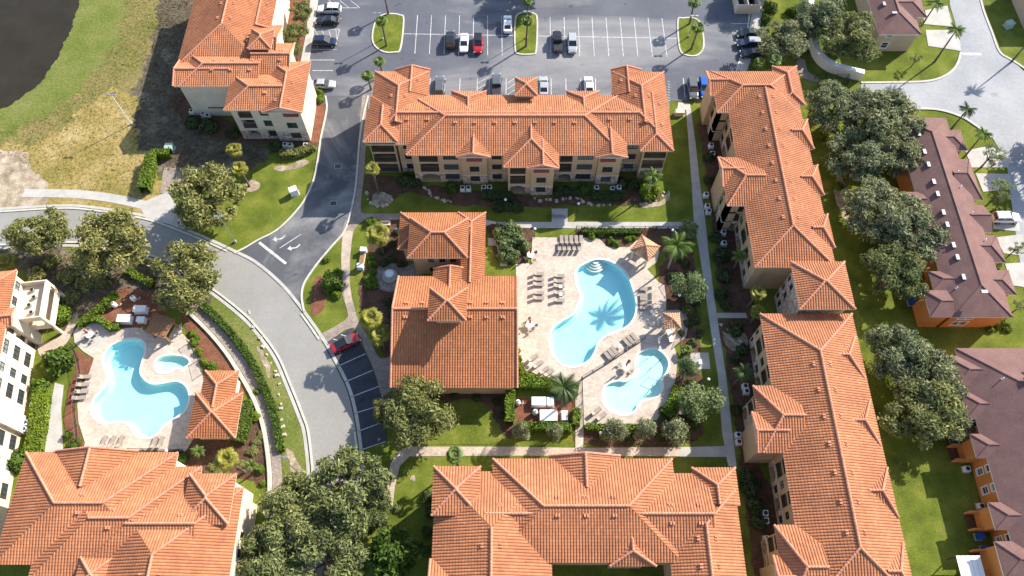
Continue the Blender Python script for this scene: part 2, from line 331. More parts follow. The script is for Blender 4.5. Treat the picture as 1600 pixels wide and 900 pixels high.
# ------------------------------------------------------------------ roofs
RIB, COURSE = 0.38, 0.42
PROF = [(0.0, -0.35), (0.11, 0.3), (0.28, 0.85), (0.5, 1.0), (0.72, 0.85), (0.89, 0.3)]
def tile_grid(poly, amp=0.074, step=0.03):
    """barrel tiles over one planar convex roof slope: ribs run down the slope, every course laps the one below"""
    P_ = np.array([tuple(p) for p in poly], float); n = np.zeros(3)
    for i in range(len(P_)): n += np.cross(P_[i], P_[(i + 1) % len(P_)])
    n /= np.linalg.norm(n)
    if n[2] < 0: n = -n
    v = np.array([0, 0, 1.0]) - n[2] * n; v /= np.linalg.norm(v); u = np.cross(v, n)
    U = P_ @ u; V = P_ @ v; v0 = V.min()
    i0, i1 = int(np.argmin(U)), int(np.argmax(U)); umin, umax = U.min(), U.max()
    us = [umin, umax] + [x for x in U if umin < x < umax]
    k0, k1 = int(math.floor(umin / RIB)), int(math.ceil(umax / RIB))
    us += [(k + t) * RIB for k in range(k0, k1 + 1) for t, _ in PROF if umin < (k + t) * RIB < umax]
    us = np.unique(np.round(us, 4)); us = np.clip(us, umin, umax)
    lo = np.full(len(us), 1e9); hi = np.full(len(us), -1e9)
    for i in range(len(P_)):
        a, b = i, (i + 1) % len(P_); ua, ub = U[a], U[b]
        if abs(ub - ua) < 1e-6:
            s = np.abs(us - ua) < 1e-3
            for q in (V[a], V[b]): lo[s] = np.minimum(lo[s], q); hi[s] = np.maximum(hi[s], q)
            continue
        t = (us - ua) / (ub - ua); s = (t > -1e-6) & (t < 1 + 1e-6); q = V[a] + t * (V[b] - V[a])
        lo[s] = np.minimum(lo[s], q[s]); hi[s] = np.maximum(hi[s], q[s])
    ok = lo < 1e8; us, lo, hi = us[ok], lo[ok] - v0, hi[ok] - v0
    fr = us / RIB - np.floor(us / RIB + 1e-6)
    h = np.interp(np.clip(fr, 0, 1), [p[0] for p in PROF] + [1.0], [p[1] for p in PROF] + [PROF[0][1]]) * amp
    K = max(1, int(math.ceil(hi.max() / COURSE))); Mn = len(us)
    n0 = (P_[0] @ n)
    rows = []
    for k in range(K):
        for e in (0, 1):
            vv = np.clip((k + e) * COURSE, lo, hi); ht = h + step * (1 - np.clip((vv - k * COURSE) / COURSE, 0, 1))
            rows.append((vv, ht))
    VV = np.array([r[0] for r in rows]); HH = np.array([r[1] for r in rows])
    X = us[None, :, None] * u + (VV + v0)[..., None] * v + (n0 + HH)[..., None] * n
    idx = np.arange(2 * K * Mn).reshape(2 * K, Mn)
    q = np.stack([idx[:-1, :-1], idx[:-1, 1:], idx[1:, 1:], idx[1:, :-1]], -1)
    dv = np.maximum(VV[1:, :-1] - VV[:-1, :-1], VV[1:, 1:] - VV[:-1, 1:])
    ris = np.zeros_like(dv, bool); ris[1::2] = True
    inside = np.zeros_like(dv, bool); inside[1::2] = (VV[1:-1:2, :-1] > lo[:-1] + 1e-4) & (VV[1:-1:2, :-1] < hi[:-1] - 1e-4)
    keep = (dv > 1e-4) | (ris & inside)
    tu = np.floor((us[:-1] + us[1:]) / 2 / RIB); tk = np.repeat(np.arange(K), 2)[:-1]
    UVx = np.broadcast_to(tu, dv.shape)[keep]; UVy = np.broadcast_to(tk[:, None], dv.shape)[keep]
    return X.reshape(-1, 3), q[keep], np.stack([UVx * 0.37 + 0.11, UVy * 0.73 + 0.07], -1)
def np_mesh(name, chunks, m):
    vs_, fs_, uv_, o = [], [], [], 0
    for X, q, w in chunks: vs_.append(X); fs_.append(q + o); uv_.append(w); o += len(X)
    X = np.concatenate(vs_).astype(np.float32); F = np.concatenate(fs_).astype(np.int32); w = np.concatenate(uv_).astype(np.float32)
    me = bpy.data.meshes.new(name); me.vertices.add(len(X)); me.vertices.foreach_set('co', X.ravel())
    me.loops.add(F.size); me.loops.foreach_set('vertex_index', F.ravel()); me.polygons.add(len(F))
    me.polygons.foreach_set('loop_start', np.arange(0, F.size, 4, dtype=np.int32)); me.polygons.foreach_set('loop_total', np.full(len(F), 4, np.int32))
    uvl = me.uv_layers.new(name='UVMap'); uvl.data.foreach_set('uv', np.repeat(w, 4, 0).ravel())
    me.materials.append(m); me.update(); me.validate(); me.shade_flat(); return me
def cap_line(a, b, r=0.17, seg=0.42):
    """row of overlapping ridge tiles along a ridge or hip"""
    a = Vector(a); b = Vector(b); L = (b - a).length; n = max(1, int(L / seg)); d = (b - a) / L
    side = d.cross(Vector((0, 0, 1))).normalized(); up = side.cross(d); mb = MB()
    for i in range(n):
        p0 = a + d * (L * i / n); p1 = a + d * (L * (i + 1) / n + 0.04); v = []
        for p, rr in ((p0, r * 1.12), (p1, r * 0.9)):
            v += [p + side * (rr * math.cos(t)) + up * (rr * math.sin(t) * 0.95 + 0.03) for t in (-0.25, 0.7, 1.571, 2.44, 3.39)]
        mb.raw(v, [(k, k + 1, k + 6, k + 5) for k in range(4)] + [(0, 1, 2, 3, 4)[::-1]])
    return mb
VENT = None
class Bldg:
    def __init__(s, name, label, cat, he, wall, origin, rz=0.0, tile='tile', pitch=0.35, group=None, ov=0.7, fascia='trim', shingle=False):
        s.root = thing(name, label, cat, origin, rz, group); s.he = he; s.wallm = wall; s.o = Vector(origin); s.rz = rz
        s.tile = M[tile]; s.pitch = pitch; s.n = 0; s.ov = ov; s.fm = M[fascia]; s.sh = shingle
        s.Ri = Matrix.Rotation(-rz, 3, 'Z')
    def loc(s, px, py, z):
        return s.Ri @ (at(px, py, z) - s.o)
    def wing(s, nw, se, axis='x', ends='hh', he=None, pitch=None, wall=True, pull=None, local=False, base=0.0, vents=True, ov=None, wallm=None, skip=''):
        s.n += 1; j = s.n * 0.009
        he = (s.he if he is None else he) + j; pitch = pitch or s.pitch; ov = s.ov if ov is None else ov
        if local: x0, y1, x1, y0 = nw[0], nw[1], se[0], se[1]
        else:
            a = s.loc(nw[0], nw[1], he); b = s.loc(se[0], se[1], he); x0, y1, x1, y0 = a.x, a.y, b.x, b.y
        x0 += j * .5; y0 -= j * .7; x1 -= j * .6; y1 += j * .4
        if ends == 'hh':
            axis = 'x' if (x1 - x0) >= (y1 - y0) else 'y'
        sw = axis == 'y'
        def q(u, v, z): return Vector((v, u, z)) if sw else Vector((u, v, z))
        (u0, u1, v0, v1) = (y0, y1, x0, x1) if sw else (x0, x1, y0, y1)
        hw = (v1 - v0) / 2; vm = (v0 + v1) / 2; zr = he + pitch * hw
        ra = u0 + (min(hw, (u1 - u0) / 2) if ends[0] == 'h' else 0); rb = u1 - (min(hw, (u1 - u0) / 2) if ends[1] == 'h' else 0)
        A, B, C, D = q(u0, v0, he), q(u1, v0, he), q(u1, v1, he), q(u0, v1, he); Ra, Rb = q(ra, vm, zr), q(rb, vm, zr)
        flat = (Rb - Ra).length < 0.02
        polys = [[A, B, Rb, Ra], [C, D, Ra, Rb]] if not flat else [[A, B, Ra], [C, D, Ra]]
        if ends[0] == 'h': polys.append([D, A, Ra])
        if ends[1] == 'h': polys.append([B, C, Rb])
        if s.sh:
            v = []; f = []
            for P_ in polys: b = len(v); v += P_; f.append(tuple(range(b, b + len(P_))))
            roof = add('roof', v, f, M['shingle'], s.root)
        else:
            roof = inst('roof', np_mesh('roof', [tile_grid(P_) for P_ in polys], s.tile), s.root)
        caps = [] if flat else [(Ra, Rb)]
        nA, nB, nC, nD = ('SW', 'NW', 'NE', 'SE') if sw else ('SW', 'SE', 'NE', 'NW')
        if ends[0] == 'h': caps += [(p_, Ra) for n_, p_ in ((nA, A), (nD, D)) if n_ not in skip]
        if ends[1] == 'h': caps += [(p_, Rb) for n_, p_ in ((nB, B), (nC, C)) if n_ not in skip]
        if s.sh:
            for a, b in caps: MB().tube([a + Vector((0, 0, .01)), b + Vector((0, 0, .01))], 0.09, 5).build('ridge_cap', M['shingle'], roof)
        else:
            if ends[0] == 'g': caps += [(A, Ra), (D, Ra)]
            if ends[1] == 'g': caps += [(B, Rb), (C, Rb)]
            for a, b in caps: cap_line(a + Vector((0, 0, .06)), b + Vector((0, 0, .06))).build('ridge_cap', M['cap'], roof)
        # eaves: fascia board with soffit
        e = 0.06
        mb = MB().box((x0 + e, y0 + e, he - 0.26), (x1 - e, y1 - e, he - 0.015)); mb.build('fascia', s.fm, roof)
        # walls and gable walls
        P2 = {'W': 0, 'E': 0, 'S': 0, 'N': 0}; P2.update(pull or {})
        wx0, wx1, wy0, wy1 = x0 + ov, x1 - ov, y0 + ov, y1 - ov
        wm = M[wallm or s.wallm]
        if wall: MB().box((wx0 + P2['W'], wy0 + P2['S'], base), (wx1 - P2['E'], wy1 - P2['N'], he - 0.2)).build('wall', wm, s.root)
        g = 0.45
        for k, uu in ((0, u0 + g), (1, u1 - g)):
            if ends[k] == 'g':
                t = 0.12; zz = zr - 0.12
                pts = [q(uu - t, v0 + g, he - .1), q(uu - t, v1 - g, he - .1), q(uu - t, vm, zz), q(uu + t, v0 + g, he - .1), q(uu + t, v1 - g, he - .1), q(uu + t, vm, zz)]
                add('gable_wall', pts, [(0, 1, 2), (5, 4, 3), (0, 2, 5, 3), (1, 4, 5, 2), (0, 3, 4, 1)], wm, s.root)
        # paired ridge vents
        if vents and not s.sh and not flat and (rb - ra) > 5:
            k = int((rb - ra) / 3.3)
            for i in range(k):
                for sd in (-1, 1):
                    uu = ra + (i + .5) * (rb - ra) / k; vv = vm + sd * 1.15; z = zr - pitch * 1.15 + .1
                    inst('roof_vent', VENT, roof, q(uu, vv, z), R(90) if sw else 0)
        return dict(x0=wx0, x1=wx1, y0=wy0, y1=wy1, he=he, zr=zr)
    # ---- facades: a wall slab with real openings, windows, balconies and arches
    def facade(s, side, w, cols, floors=3, fh=2.8, pull=1.6, stone=True, s0=None, s1=None, ledge=True, wallm=None, pixz=4.2):
        T = 0.2
        if side == 'S': base, sd, nn = Vector((0, w['y0'], 0)), Vector((1, 0, 0)), Vector((0, -1, 0)); a, b = w['x0'], w['x1']
        elif side == 'N': base, sd, nn = Vector((0, w['y1'], 0)), Vector((1, 0, 0)), Vector((0, 1, 0)); a, b = w['x0'], w['x1']
        elif side == 'W': base, sd, nn = Vector((w['x0'], 0, 0)), Vector((0, 1, 0)), Vector((-1, 0, 0)); a, b = w['y0'], w['y1']
        else: base, sd, nn = Vector((w['x1'], 0, 0)), Vector((0, 1, 0)), Vector((1, 0, 0)); a, b = w['y0'], w['y1']
        if s0 is not None: a = s0
        if s1 is not None: b = s1
        top = w['he'] - 0.22; up = Vector((0, 0, 1))
        def pt(x, z, d=0.0): return base + sd * x + up * z - nn * d
        rot = {'S': 0, 'N': math.pi, 'W': -math.pi / 2, 'E': math.pi / 2}[side]
        holes = []
        for kind, c0, c1 in cols:
            if c1 < c0: c0, c1 = c1, c0
            c0 = max(c0, a + .15); c1 = min(c1, b - .15)
            if c1 - c0 < .5: continue
            for fl in range(floors):
                z = fl * fh
                if kind == 'bal': holes.append((c0, c1, z + (0.05 if fl == 0 else 0.12), min(z + (2.35 if fl == 0 else 2.45), top - .1), 'arch' if fl == 0 and stone else 'bal'))
                elif kind == 'bay': holes.append((c0, c1, z + .75, min(z + 2.3, top - .1), 'win3'))
                elif kind == 'tower': holes.append((c0, c1, z + (1.35 if fl == 2 else .8), min(z + (2.0 if fl == 2 else 2.3), top - .1), 'win'))
                else: holes.append((c0, c1, z + .8, min(z + 2.25, top - .1), 'win'))
        xs = sorted(set([a, b] + [h[0] for h in holes] + [h[1] for h in holes])); zs = sorted(set([0, top, 2.62] + [h[2] for h in holes] + [h[3] for h in holes]))
        v, f, mi = [], [], []
        def quad(p, m_):
            n = len(v); v.extend(p); f.append((n, n + 1, n + 2, n + 3)); mi.append(m_)
        for i in range(len(xs) - 1):
            for k in range(len(zs) - 1):
                cx, cz = (xs[i] + xs[i + 1]) / 2, (zs[k] + zs[k + 1]) / 2
                if any(h[0] < cx < h[1] and h[2] < cz < h[3] for h in holes): continue
                quad([pt(xs[i], zs[k]), pt(xs[i + 1], zs[k]), pt(xs[i + 1], zs[k + 1]), pt(xs[i], zs[k + 1])], 1 if (stone and cz < 2.6) else 0)
        for c0, c1, z0, z1, kind in holes:
            dd = pull if kind in ('bal', 'arch') else T
            for p, q_ in (((c0, z0), (c1, z0)), ((c1, z0), (c1, z1)), ((c1, z1), (c0, z1)), ((c0, z1), (c0, z0))):
                quad([pt(*p), pt(*q_), pt(*q_, dd), pt(*p, dd)], 0)
        for x in (a, b): quad([pt(x, 0), pt(x, top), pt(x, top, pull + .1), pt(x, 0, pull + .1)], 1 if False else 0)
        wm = M[wallm or s.wallm]
        me = mk('wall', v, f, [wm, M['stone']]); me.polygons.foreach_set('material_index', mi); inst('wall', me, s.root)
        if ledge and stone:
            p0, p1 = pt(a, 2.56, -.09), pt(b, 2.72, 0.0)
            MB().box((min(p0.x, p1.x), min(p0.y, p1.y), 2.60), (max(p0.x, p1.x), max(p0.y, p1.y), 2.74)).build('ledge', M['trim'], s.root)
        for c0, c1, z0, z1, kind in holes:
            cx = (c0 + c1) / 2; wd = c1 - c0; ht = z1 - z0
            if kind in ('win', 'win3'):
                o = inst('window', (WINW if s.sh else (WIN3 if wd > 1.9 else WIN2)), s.root, pt(cx, z0, .1), rot, (wd, 1, ht))
                inst('pane', PANE, o, (0, .03, 0))
            elif kind in ('bal', 'arch'):
                if kind == 'bal':
                    o = inst('railing', RAIL, s.root, pt(cx, z0, .06), rot, (wd, 1, 1))
                d = inst('balcony_door', WIN3, s.root, pt(cx, z0, pull - .05), rot, (wd * .9, 1, ht * .96)); inst('pane', PANE, d, (0, .03, 0))
                if kind == 'arch':
                    pts = [(c0, z1 - .9)] + [(cx - wd / 2 * math.cos(t), z1 - .9 + .85 * math.sin(t)) for t in np.linspace(0, math.pi, 11)] + [(c1, z1 - .9)]
                    vv, ff = [], []
                    for x, z in pts[1:-1]: vv += [pt(x, z, -.02), pt(x, z1 + .02, -.02), pt(x, z, .3), pt(x, z1 + .02, .3)]
                    for k in range(len(pts) - 3): ff += [(4 * k, 4 * k + 4, 4 * k + 5, 4 * k + 1), (4 * k, 4 * k + 2, 4 * k + 6, 4 * k + 4)]
                    add('arch', vv, ff, M['stone'], s.root)
        return pt
    def sx(s, px, Y, z):   # x on a wall that faces south / north, from a survey column
        Yw = Y + s.o.y; dep = Yw * math.sin(TILT) + (CAM_H - z) * math.cos(TILT); return (px - 800.0) * dep / FPX - s.o.x
    def sy(s, py, z): return at(800, py, z).y - s.o.y
def win_mesh(nm, cols, rows=2, m='bronze', e=0.0):
    mb = MB(); t = .05
    if e: mb.box((-.5 - e, -.13, -e), (.5 + e, -.09, .02)).box((-.5 - e, -.13, .98), (.5 + e, -.09, 1 + e)).box((-.5 - e, -.13, .02), (-.48, -.09, .98)).box((.48, -.13, .02), (.5 + e, -.09, .98))
    def b(x0, x1, z0, z1): mb.box((x0, -.04, z0), (x1, .04, z1))
    b(-.5, .5, 0, .06); b(-.5, .5, .94, 1); b(-.5, -.46, .06, .94); b(.46, .5, .06, .94)
    for i in range(1, cols): x = -.5 + i / cols; b(x - .015, x + .015, .06, .94)
    for i in range(1, rows): z = i / rows; mb.box((-.46, -.035, z - .02), (.46, .035, z + .02))
    return mb.mesh(nm, M[m])
WIN2, WIN3 = win_mesh('window', 2), win_mesh('window_wide', 3); WINW = win_mesh('window_white', 1, 2, 'white', .12)
PANE = mk('pane', [(-.47, 0, .05), (.47, 0, .05), (.47, 0, .95), (-.47, 0, .95)], [(0, 1, 2, 3)], M['glass'])
def rail_mesh():
    mb = MB().box((-.5, -.03, .98), (.5, .03, 1.04)).box((-.5, -.02, .08), (.5, .02, .13))
    for i in range(25): x = -.49 + i * .98 / 24; mb.box((x - .012, -.012, .13), (x + .012, .012, .98))
    return mb.mesh('railing', M['dark_metal'])
RAIL = rail_mesh()
VENT = MB().box((-.28, -.2, 0), (-.08, .2, .13)).box((.08, -.2, 0), (.28, .2, .13)).mesh('roof_vent', M['cap'])
STV = MB().box((-.26, -.48, -.05), (.26, .48, .24)).mesh('roof_vent', plain('vent_metal', (.20, .19, .20), .5, .4, .3))
PIPE = MB().cyl((0, 0, -.2), (0, 0, .55), .07, .07, 8).cyl((0, 0, -.1), (0, 0, .12), .16, .1, 8).mesh('vent_pipe', M['white'])
AWN = MB().raw([(-.5, 0, .7), (.5, 0, .7), (.5, -.75, 0), (-.5, -.75, 0), (-.5, 0, .62), (.5, 0, .62), (.5, -.75, -.06), (-.5, -.75, -.06)], [(0, 3, 2, 1), (4, 5, 6, 7), (3, 7, 6, 2), (0, 4, 7, 3), (1, 2, 6, 5)]).mesh('awning', M['red_awning'])
# ------------------------------------------------------------------ apartment building behind the pool court (long south front)
def cx(b, lst, Y, z=4.2): return [(k, b.sx(p, Y, z), b.sx(q, Y, z)) for k, p, q in lst]
b = Bldg('apartment_building', 'long three storey apartment block between the parking lot and the pool court', 'building', 8.5, 'stucco', at(812, 205))
wA = b.wing((579, 150), (1050, 226), 'x', 'hh', pull={'S': 1.6}, skip='NW NE')
wB = b.wing((642, 149), (975, 242.5), 'x', 'hh', pull={'S': 1.6})
b.wing((586, 112), (664, 200), 'y', 'ih'); b.wing((617.5, 109.5), (670, 150), 'y', 'ig')
b.wing((957, 113), (1048, 200), 'y', 'ih'); b.wing((954, 109.5), (1007, 150), 'y', 'ig')
wSE = b.wing((992, 150), (1053, 236), 'y', 'hi', pull={'S': 1.6}); wSW = b.wing((573, 171), (622, 222), 'y', 'hi', he=9.2, pull={'S': 1.6})
wC = b.wing((787, 185), (874, 261), 'y', 'hi', pull={'S': 1.6}, vents=False)
towers = [b.wing(n, e, 'y', 'gi', pull={'S': .5}, vents=False) for n, e in (((714, 205), (767, 245.5)), ((823, 225), (874, 263)), ((928, 205), (981.5, 246)))]
b.wing((705, 143), (760, 175), 'y', 'ih', vents=False); b.wing((884, 143), (939, 175), 'y', 'ih', vents=False)
b.wing((804, 122), (841, 149), 'x', 'hh', he=10.2)
b.facade('S', wA, cx(b, [('win', 633, 648), ('win', 977, 993)], wA['y0']), s0=b.sx(625, wA['y0'], 4.2))
b.facade('S', wB, cx(b, [('bal', 657, 686), ('bay', 694, 717), ('win', 769, 784), ('bal', 874, 893), ('bay', 901, 925)], wB['y0']))
b.facade('S', wSW, cx(b, [('bal', 577, 619)], wSW['y0']), stone=False); b.facade('S', wSE, cx(b, [('bal', 1003, 1037)], wSE['y0']))
b.facade('S', wC, cx(b, [('bal', 797, 821)], wC['y0']))
for w, (p, q) in zip(towers, ((734, 749), (838, 853), (941, 957))):
    b.facade('S', w, cx(b, [('tower', p, q)], w['y0']), pull=.5)
    mx = (b.sx(p, w['y0'], 7) + b.sx(q, w['y0'], 7)) / 2; inst('awning', AWN, b.root, (mx, w['y0'], 7.55), 0, (2.6, 1, 1))
# ------------------------------------------------------------------ apartment building in the top left corner
b = Bldg('apartment_building', 'apartment block beside the pond meadow with a stepped roof and arched porch', 'building', 8.5, 'stucco_w', at(385, 120))
b.wing((319, -55), (409, 104), 'y', 'hg', skip='SE'); b.wing((281, 94.5), (359, 135.0), 'x', 'gi', vents=False); b.wing((293, 82), (404, 135.3), 'x', 'hi')
wS = b.wing((362, 116), (440, 172.5), 'x', 'hi', pull={'S': 1.6}); wE = b.wing((424, 97), (473, 176), 'y', 'gh', pull={'S': .5})
b.wing((400, 68), (452, 118), 'x', 'ig'); b.wing((396, 40), (431, 100), 'x', 'ig'); b.wing((393, 46), (424, 76), 'x', 'hh', he=10.4)
b.wing((400, -45), (424, 44), 'y', 'gg')
b.facade('S', wS, cx(b, [('bal', 379, 400), ('bay', 413, 433)], wS['y0'])); b.facade('S', wE, cx(b, [('tower', 449, 465)], wE['y0']), pull=.5)
mx = (b.sx(449, wE['y0'], 7) + b.sx(465, wE['y0'], 7)) / 2; inst('awning', AWN, b.root, (mx, wE['y0'], 7.55), 0, (2.6, 1, 1))
p = b.loc(340, 166, 2.6); inst('awning', AWN, b.root, (p.x, p.y + 1.0, 2.3), 0, (3.6, 1.6, 1.4))
# ------------------------------------------------------------------ apartment buildings east of the pool court
b = Bldg('apartment_building', 'upper long apartment block east of the pool court, next to the parking lot', 'building', 8.5, 'stucco', at(1220, 270))
wM = b.wing((1134, 150), (1306, 418), 'y', 'hi', pull={'W': 1.6}); wN = b.wing((1110, 112), (1248, 176), 'x', 'hh', pull={'W': 1.6, 'S': 1.2})
b.wing((1103, 112), (1140, 150), 'x', 'gi'); b.wing((1206, 104), (1258.5, 164.5), 'x', 'hh')
for n, e in (((1228, 187), (1272, 233)), ((1243, 258.5), (1288, 305)), ((1260, 335), (1305, 387))): b.wing(n, e, 'x', 'ih', vents=False)
w1 = b.wing((1124, 246.5), (1200, 321.5), 'x', 'hi', pull={'W': 1.6, 'S': 1.4}); b.wing((1121.5, 246.5), (1165, 291.5), 'x', 'gi')
wT = b.wing((1234.5, 409.5), (1337, 483), 'x', 'hh', he=10.2, pull={'W': .8}, wallm='stone')
def cy(b, lst, z=4.2): return [(k, b.sy(p, z), b.sy(q, z)) for k, p, q in lst]
b.facade('W', wM, cy(b, [('win', 195, 205), ('bal', 212, 232), ('win', 340, 350), ('bal', 357, 378), ('win', 388, 398), ('win', 408, 418)]))
b.facade('W', wN, cy(b, [('win', 140, 148), ('bal', 158, 180)])); b.facade('S', wN, [('bal', wN['x0'] + .5, wN['x0'] + 2.6)], pull=1.2, s1=wM['x0'])
b.facade('W', w1, cy(b, [('win', 272, 283), ('bal', 294, 316)])); b.facade('S', w1, [('bal', w1['x0'] + .5, w1['x0'] + 2.8)], pull=1.4, s1=wM['x0'])
b.facade('W', wT, cy(b, [('win', 444, 452), ('win', 458, 466)]), pull=.8, wallm='stone')
b = Bldg('apartment_building', 'lower long apartment block along the east walk, with gabled bays', 'building', 8.5, 'stucco', at(1290, 690))
wM = b.wing((1187, 490.5), (1436, 950), 'y', 'hh', pull={'W': 1.6})
w2 = b.wing((1176, 603), (1262, 707), 'x', 'hi', pull={'W': 1.6, 'S': 1.4}); b.wing((1174.5, 644), (1236, 707.5), 'x', 'gi')
w3 = b.wing((1209, 820.5), (1300, 960), 'x', 'hi', pull={'W': 1.6}); b.wing((1207.5, 868), (1266, 937), 'x', 'gi')
for n, e in (((1293, 526), (1351, 591)), ((1318, 625), (1375.5, 695)), ((1343, 731), (1404, 807.5)), ((1370, 849), (1432, 940))): b.wing(n, e, 'x', 'ih', vents=False)
b.facade('W', wM, cy(b, [('win', 512, 522), ('bal', 530, 552), ('win', 560, 572), ('bal', 578, 598), ('bal', 722, 745), ('win', 752, 764), ('bal', 772, 792), ('win', 800, 812)]))
b.facade('W', w2, cy(b, [('bal', 622, 645), ('win', 660, 674), ('win', 684, 698)])); b.facade('S', w2, [('bal', w2['x0'] + .7, w2['x0'] + 3)], pull=1.4, s1=wM['x0'])
b.facade('W', w3, cy(b, [('bal', 836, 862), ('win', 880, 900)]))
# ------------------------------------------------------------------ apartment building at the bottom centre
b = Bldg('apartment_building', 'wide apartment block south of the pool court with two courtyard notches', 'building', 8.5, 'stucco', at(920, 830))
b.wing((770, 717), (1066, 879), 'x', 'hh', he=8.75, skip='SW SE'); b.wing((760, 740), (1120, 876.5), 'x', 'ii')
b.wing((681, 737), (865, 1000), 'y', 'ih', skip='NE NW'); b.wing((677.5, 729), (750, 805), 'x', 'hh', he=9.6)
b.wing((857, 712.5), (973, 765), 'y', 'ig', vents=False); b.wing((1037, 765), (1180, 1000), 'y', 'ih', skip='NW'); b.wing((1080, 731), (1157, 790), 'y', 'ih', vents=False)
b.wing((950, 840), (1026, 884), 'y', 'hi', vents=False); b.wing((672, 874), (740, 960), 'x', 'gi', vents=False)
# ------------------------------------------------------------------ apartment building at the bottom left
b = Bldg('apartment_building', 'apartment block with cascading hipped roofs south of the small pool', 'building', 8.5, 'stucco_w', at(180, 810))
b.wing((41, 707), (243, 882), 'x', 'hh', skip='SE SW'); b.wing((88, 705), (203, 765), 'y', 'ig', vents=False); b.wing((92, 729.5), (283, 905), 'x', 'hh', skip='NW SW SE'); b.wing((150, 744), (300, 906), 'x', 'hi', skip='NW SW')
wE = b.wing((172, 762), (343, 1000), 'y', 'ih', skip='NW', pull={'E': 1.6}); b.wing((296, 740.5), (357.5, 819), 'x', 'hh', he=9.6); b.wing((126, 871), (166, 925), 'x', 'hh', he=9.3)
b.facade('E', wE, cy(b, [('win', 832, 845), ('win', 858, 872)]), stone=False)
# ------------------------------------------------------------------ cream building at the left edge
o = at(27, 422, 8.5); b = Bldg('apartment_building', 'cream apartment block at the left edge with tall windows facing the small pool', 'building', 8.5, 'stucco_w', (o.x, o.y, 0), R(7.4))
w = b.wing((-16, 0), (0, -40), 'y', 'gh', local=True, pull={'E': 1.6}, ov=.5); b.wing((-10, -6.5), (.9, -9.5), 'x', 'gg', local=True, vents=False); b.wing((-10, -20), (.9, -24), 'x', 'gg', local=True, vents=False)
b.facade('E', w, [('win', -2.6, -1.2), ('win', -5.2, -3.8), ('bal', -9.6, -7.2), ('bay', -13, -10.8), ('win', -15.8, -14.4), ('bay', -19, -16.8), ('win', -22, -20.6), ('bay', -26, -23.8), ('win', -29, -27.5), ('bay', -33, -30.8)], stone=False)
pm = MB()
for z in (2.7, 5.5): pm.box((-.6, -7.4, z - .25), (3.4, -1.0, z)).box((3.2, -7.4, z), (3.4, -1.0, z + 1.0)).box((-.6, -7.4, z), (3.2, -7.2, z + 1.0)).box((-.6, -1.2, z), (3.2, -1.0, z + 1.0))
for y in (-7.2, -1.2): pm.box((3.0, y - .2, 0), (3.4, y + .2, 5.4))
pm.build('balcony', M['stucco_w'], b.root)
for k in range(4):
    MB().lathe([(.3, 0), (.34, .42), (.3, .45)], 10, (1.0 + .5 * (k % 2), -2.2 - k * 1.3, 5.5)).build('balcony_chair', M['metal'], b.root)
# ------------------------------------------------------------------ clubhouse
b = Bldg('clubhouse', 'clubhouse with a long tiled gable roof and square cupola by the pool deck', 'clubhouse', 5.0, 'stucco', at(700, 470), tile='tile2')
b.wing((626, 332.5), (735, 390), 'x', 'hi', vents=False); b.wing((716, 332.3), (757, 445), 'y', 'ih', vents=False)
wU = b.wing((641, 341), (731, 403.5), 'x', 'hh', he=6.5, pitch=.46, pull={'S': .6}, vents=False)
b.facade('S', wU, [('win', b.sx(669, wU['y0'], 4.7) + k * 1.75, b.sx(669, wU['y0'], 4.7) + .95 + k * 1.75) for k in range(3)], floors=2, fh=3.1, pull=.6, stone=False)
b.wing((677, 420), (730, 470), 'y', 'ig', vents=False)
zr = 8.3; p0 = b.loc(613, 482.5, zr); p1 = b.loc(808, 482.5, zr); yn = b.loc(760, 432, 5.0).y
zs_ = 5.0
for _ in range(8): ys = b.loc(700, 606, zs_).y; zs_ = zr - .35 * (p0.y - ys)
zn = 5.0
polys = [[Vector((p0.x, ys, zs_)), Vector((p1.x, ys, zs_)), Vector((p1.x, p1.y, zr)), Vector((p0.x, p0.y, zr))], [Vector((p1.x, yn, zn)), Vector((p0.x, yn, zn)), Vector((p0.x, p0.y, zr)), Vector((p1.x, p1.y, zr))]]
rf = inst('roof', np_mesh('roof', [tile_grid(P_) for P_ in polys], M['tile2']), b.root)
for a, c in ((polys[0][3], polys[0][2]), (polys[0][0], polys[0][3]), (polys[0][1], polys[0][2]), (polys[1][0], polys[1][3]), (polys[1][1], polys[1][2])): cap_line(a + Vector((0, 0, .06)), c + Vector((0, 0, .06))).build('ridge_cap', M['cap'], rf)
for k in range(7):
    for sd in (-1, 1): inst('roof_vent', VENT, rf, (p0.x + 2 + k * 2.4, p0.y + sd * 1.2, zr - .35 * 1.2 + .1))
pts = [(ys + .6, 0), (yn - .6, 0), (yn - .6, zn - .1), (p0.y, zr - .2), (ys + .6, zs_ - .1)]
vv = [Vector((x, y, z)) for x in (p0.x + .6, p1.x - .6) for y, z in pts]
add('wall', vv, [(0, 1, 2, 3, 4), (9, 8, 7, 6, 5)] + [(i, 5 + i, 5 + (i + 1) % 5, (i + 1) % 5) for i in range(5)], M['stucco'], b.root)
b.wing((671, 450), (729, 501), 'x', 'hh', he=10.6, pitch=.42, ov=1.0)
# ------------------------------------------------------------------ small pool house
b = Bldg('pool_house', 'small orange tiled pool house beside the small pool', 'pool house', 3.2, 'stucco_w', at(335, 640), tile='tile2', pitch=.42)
b.wing((321, 579.5), (363, 640), 'y', 'ih', vents=False); b.wing((306, 614), (368, 684.5), 'x', 'hh', vents=False)
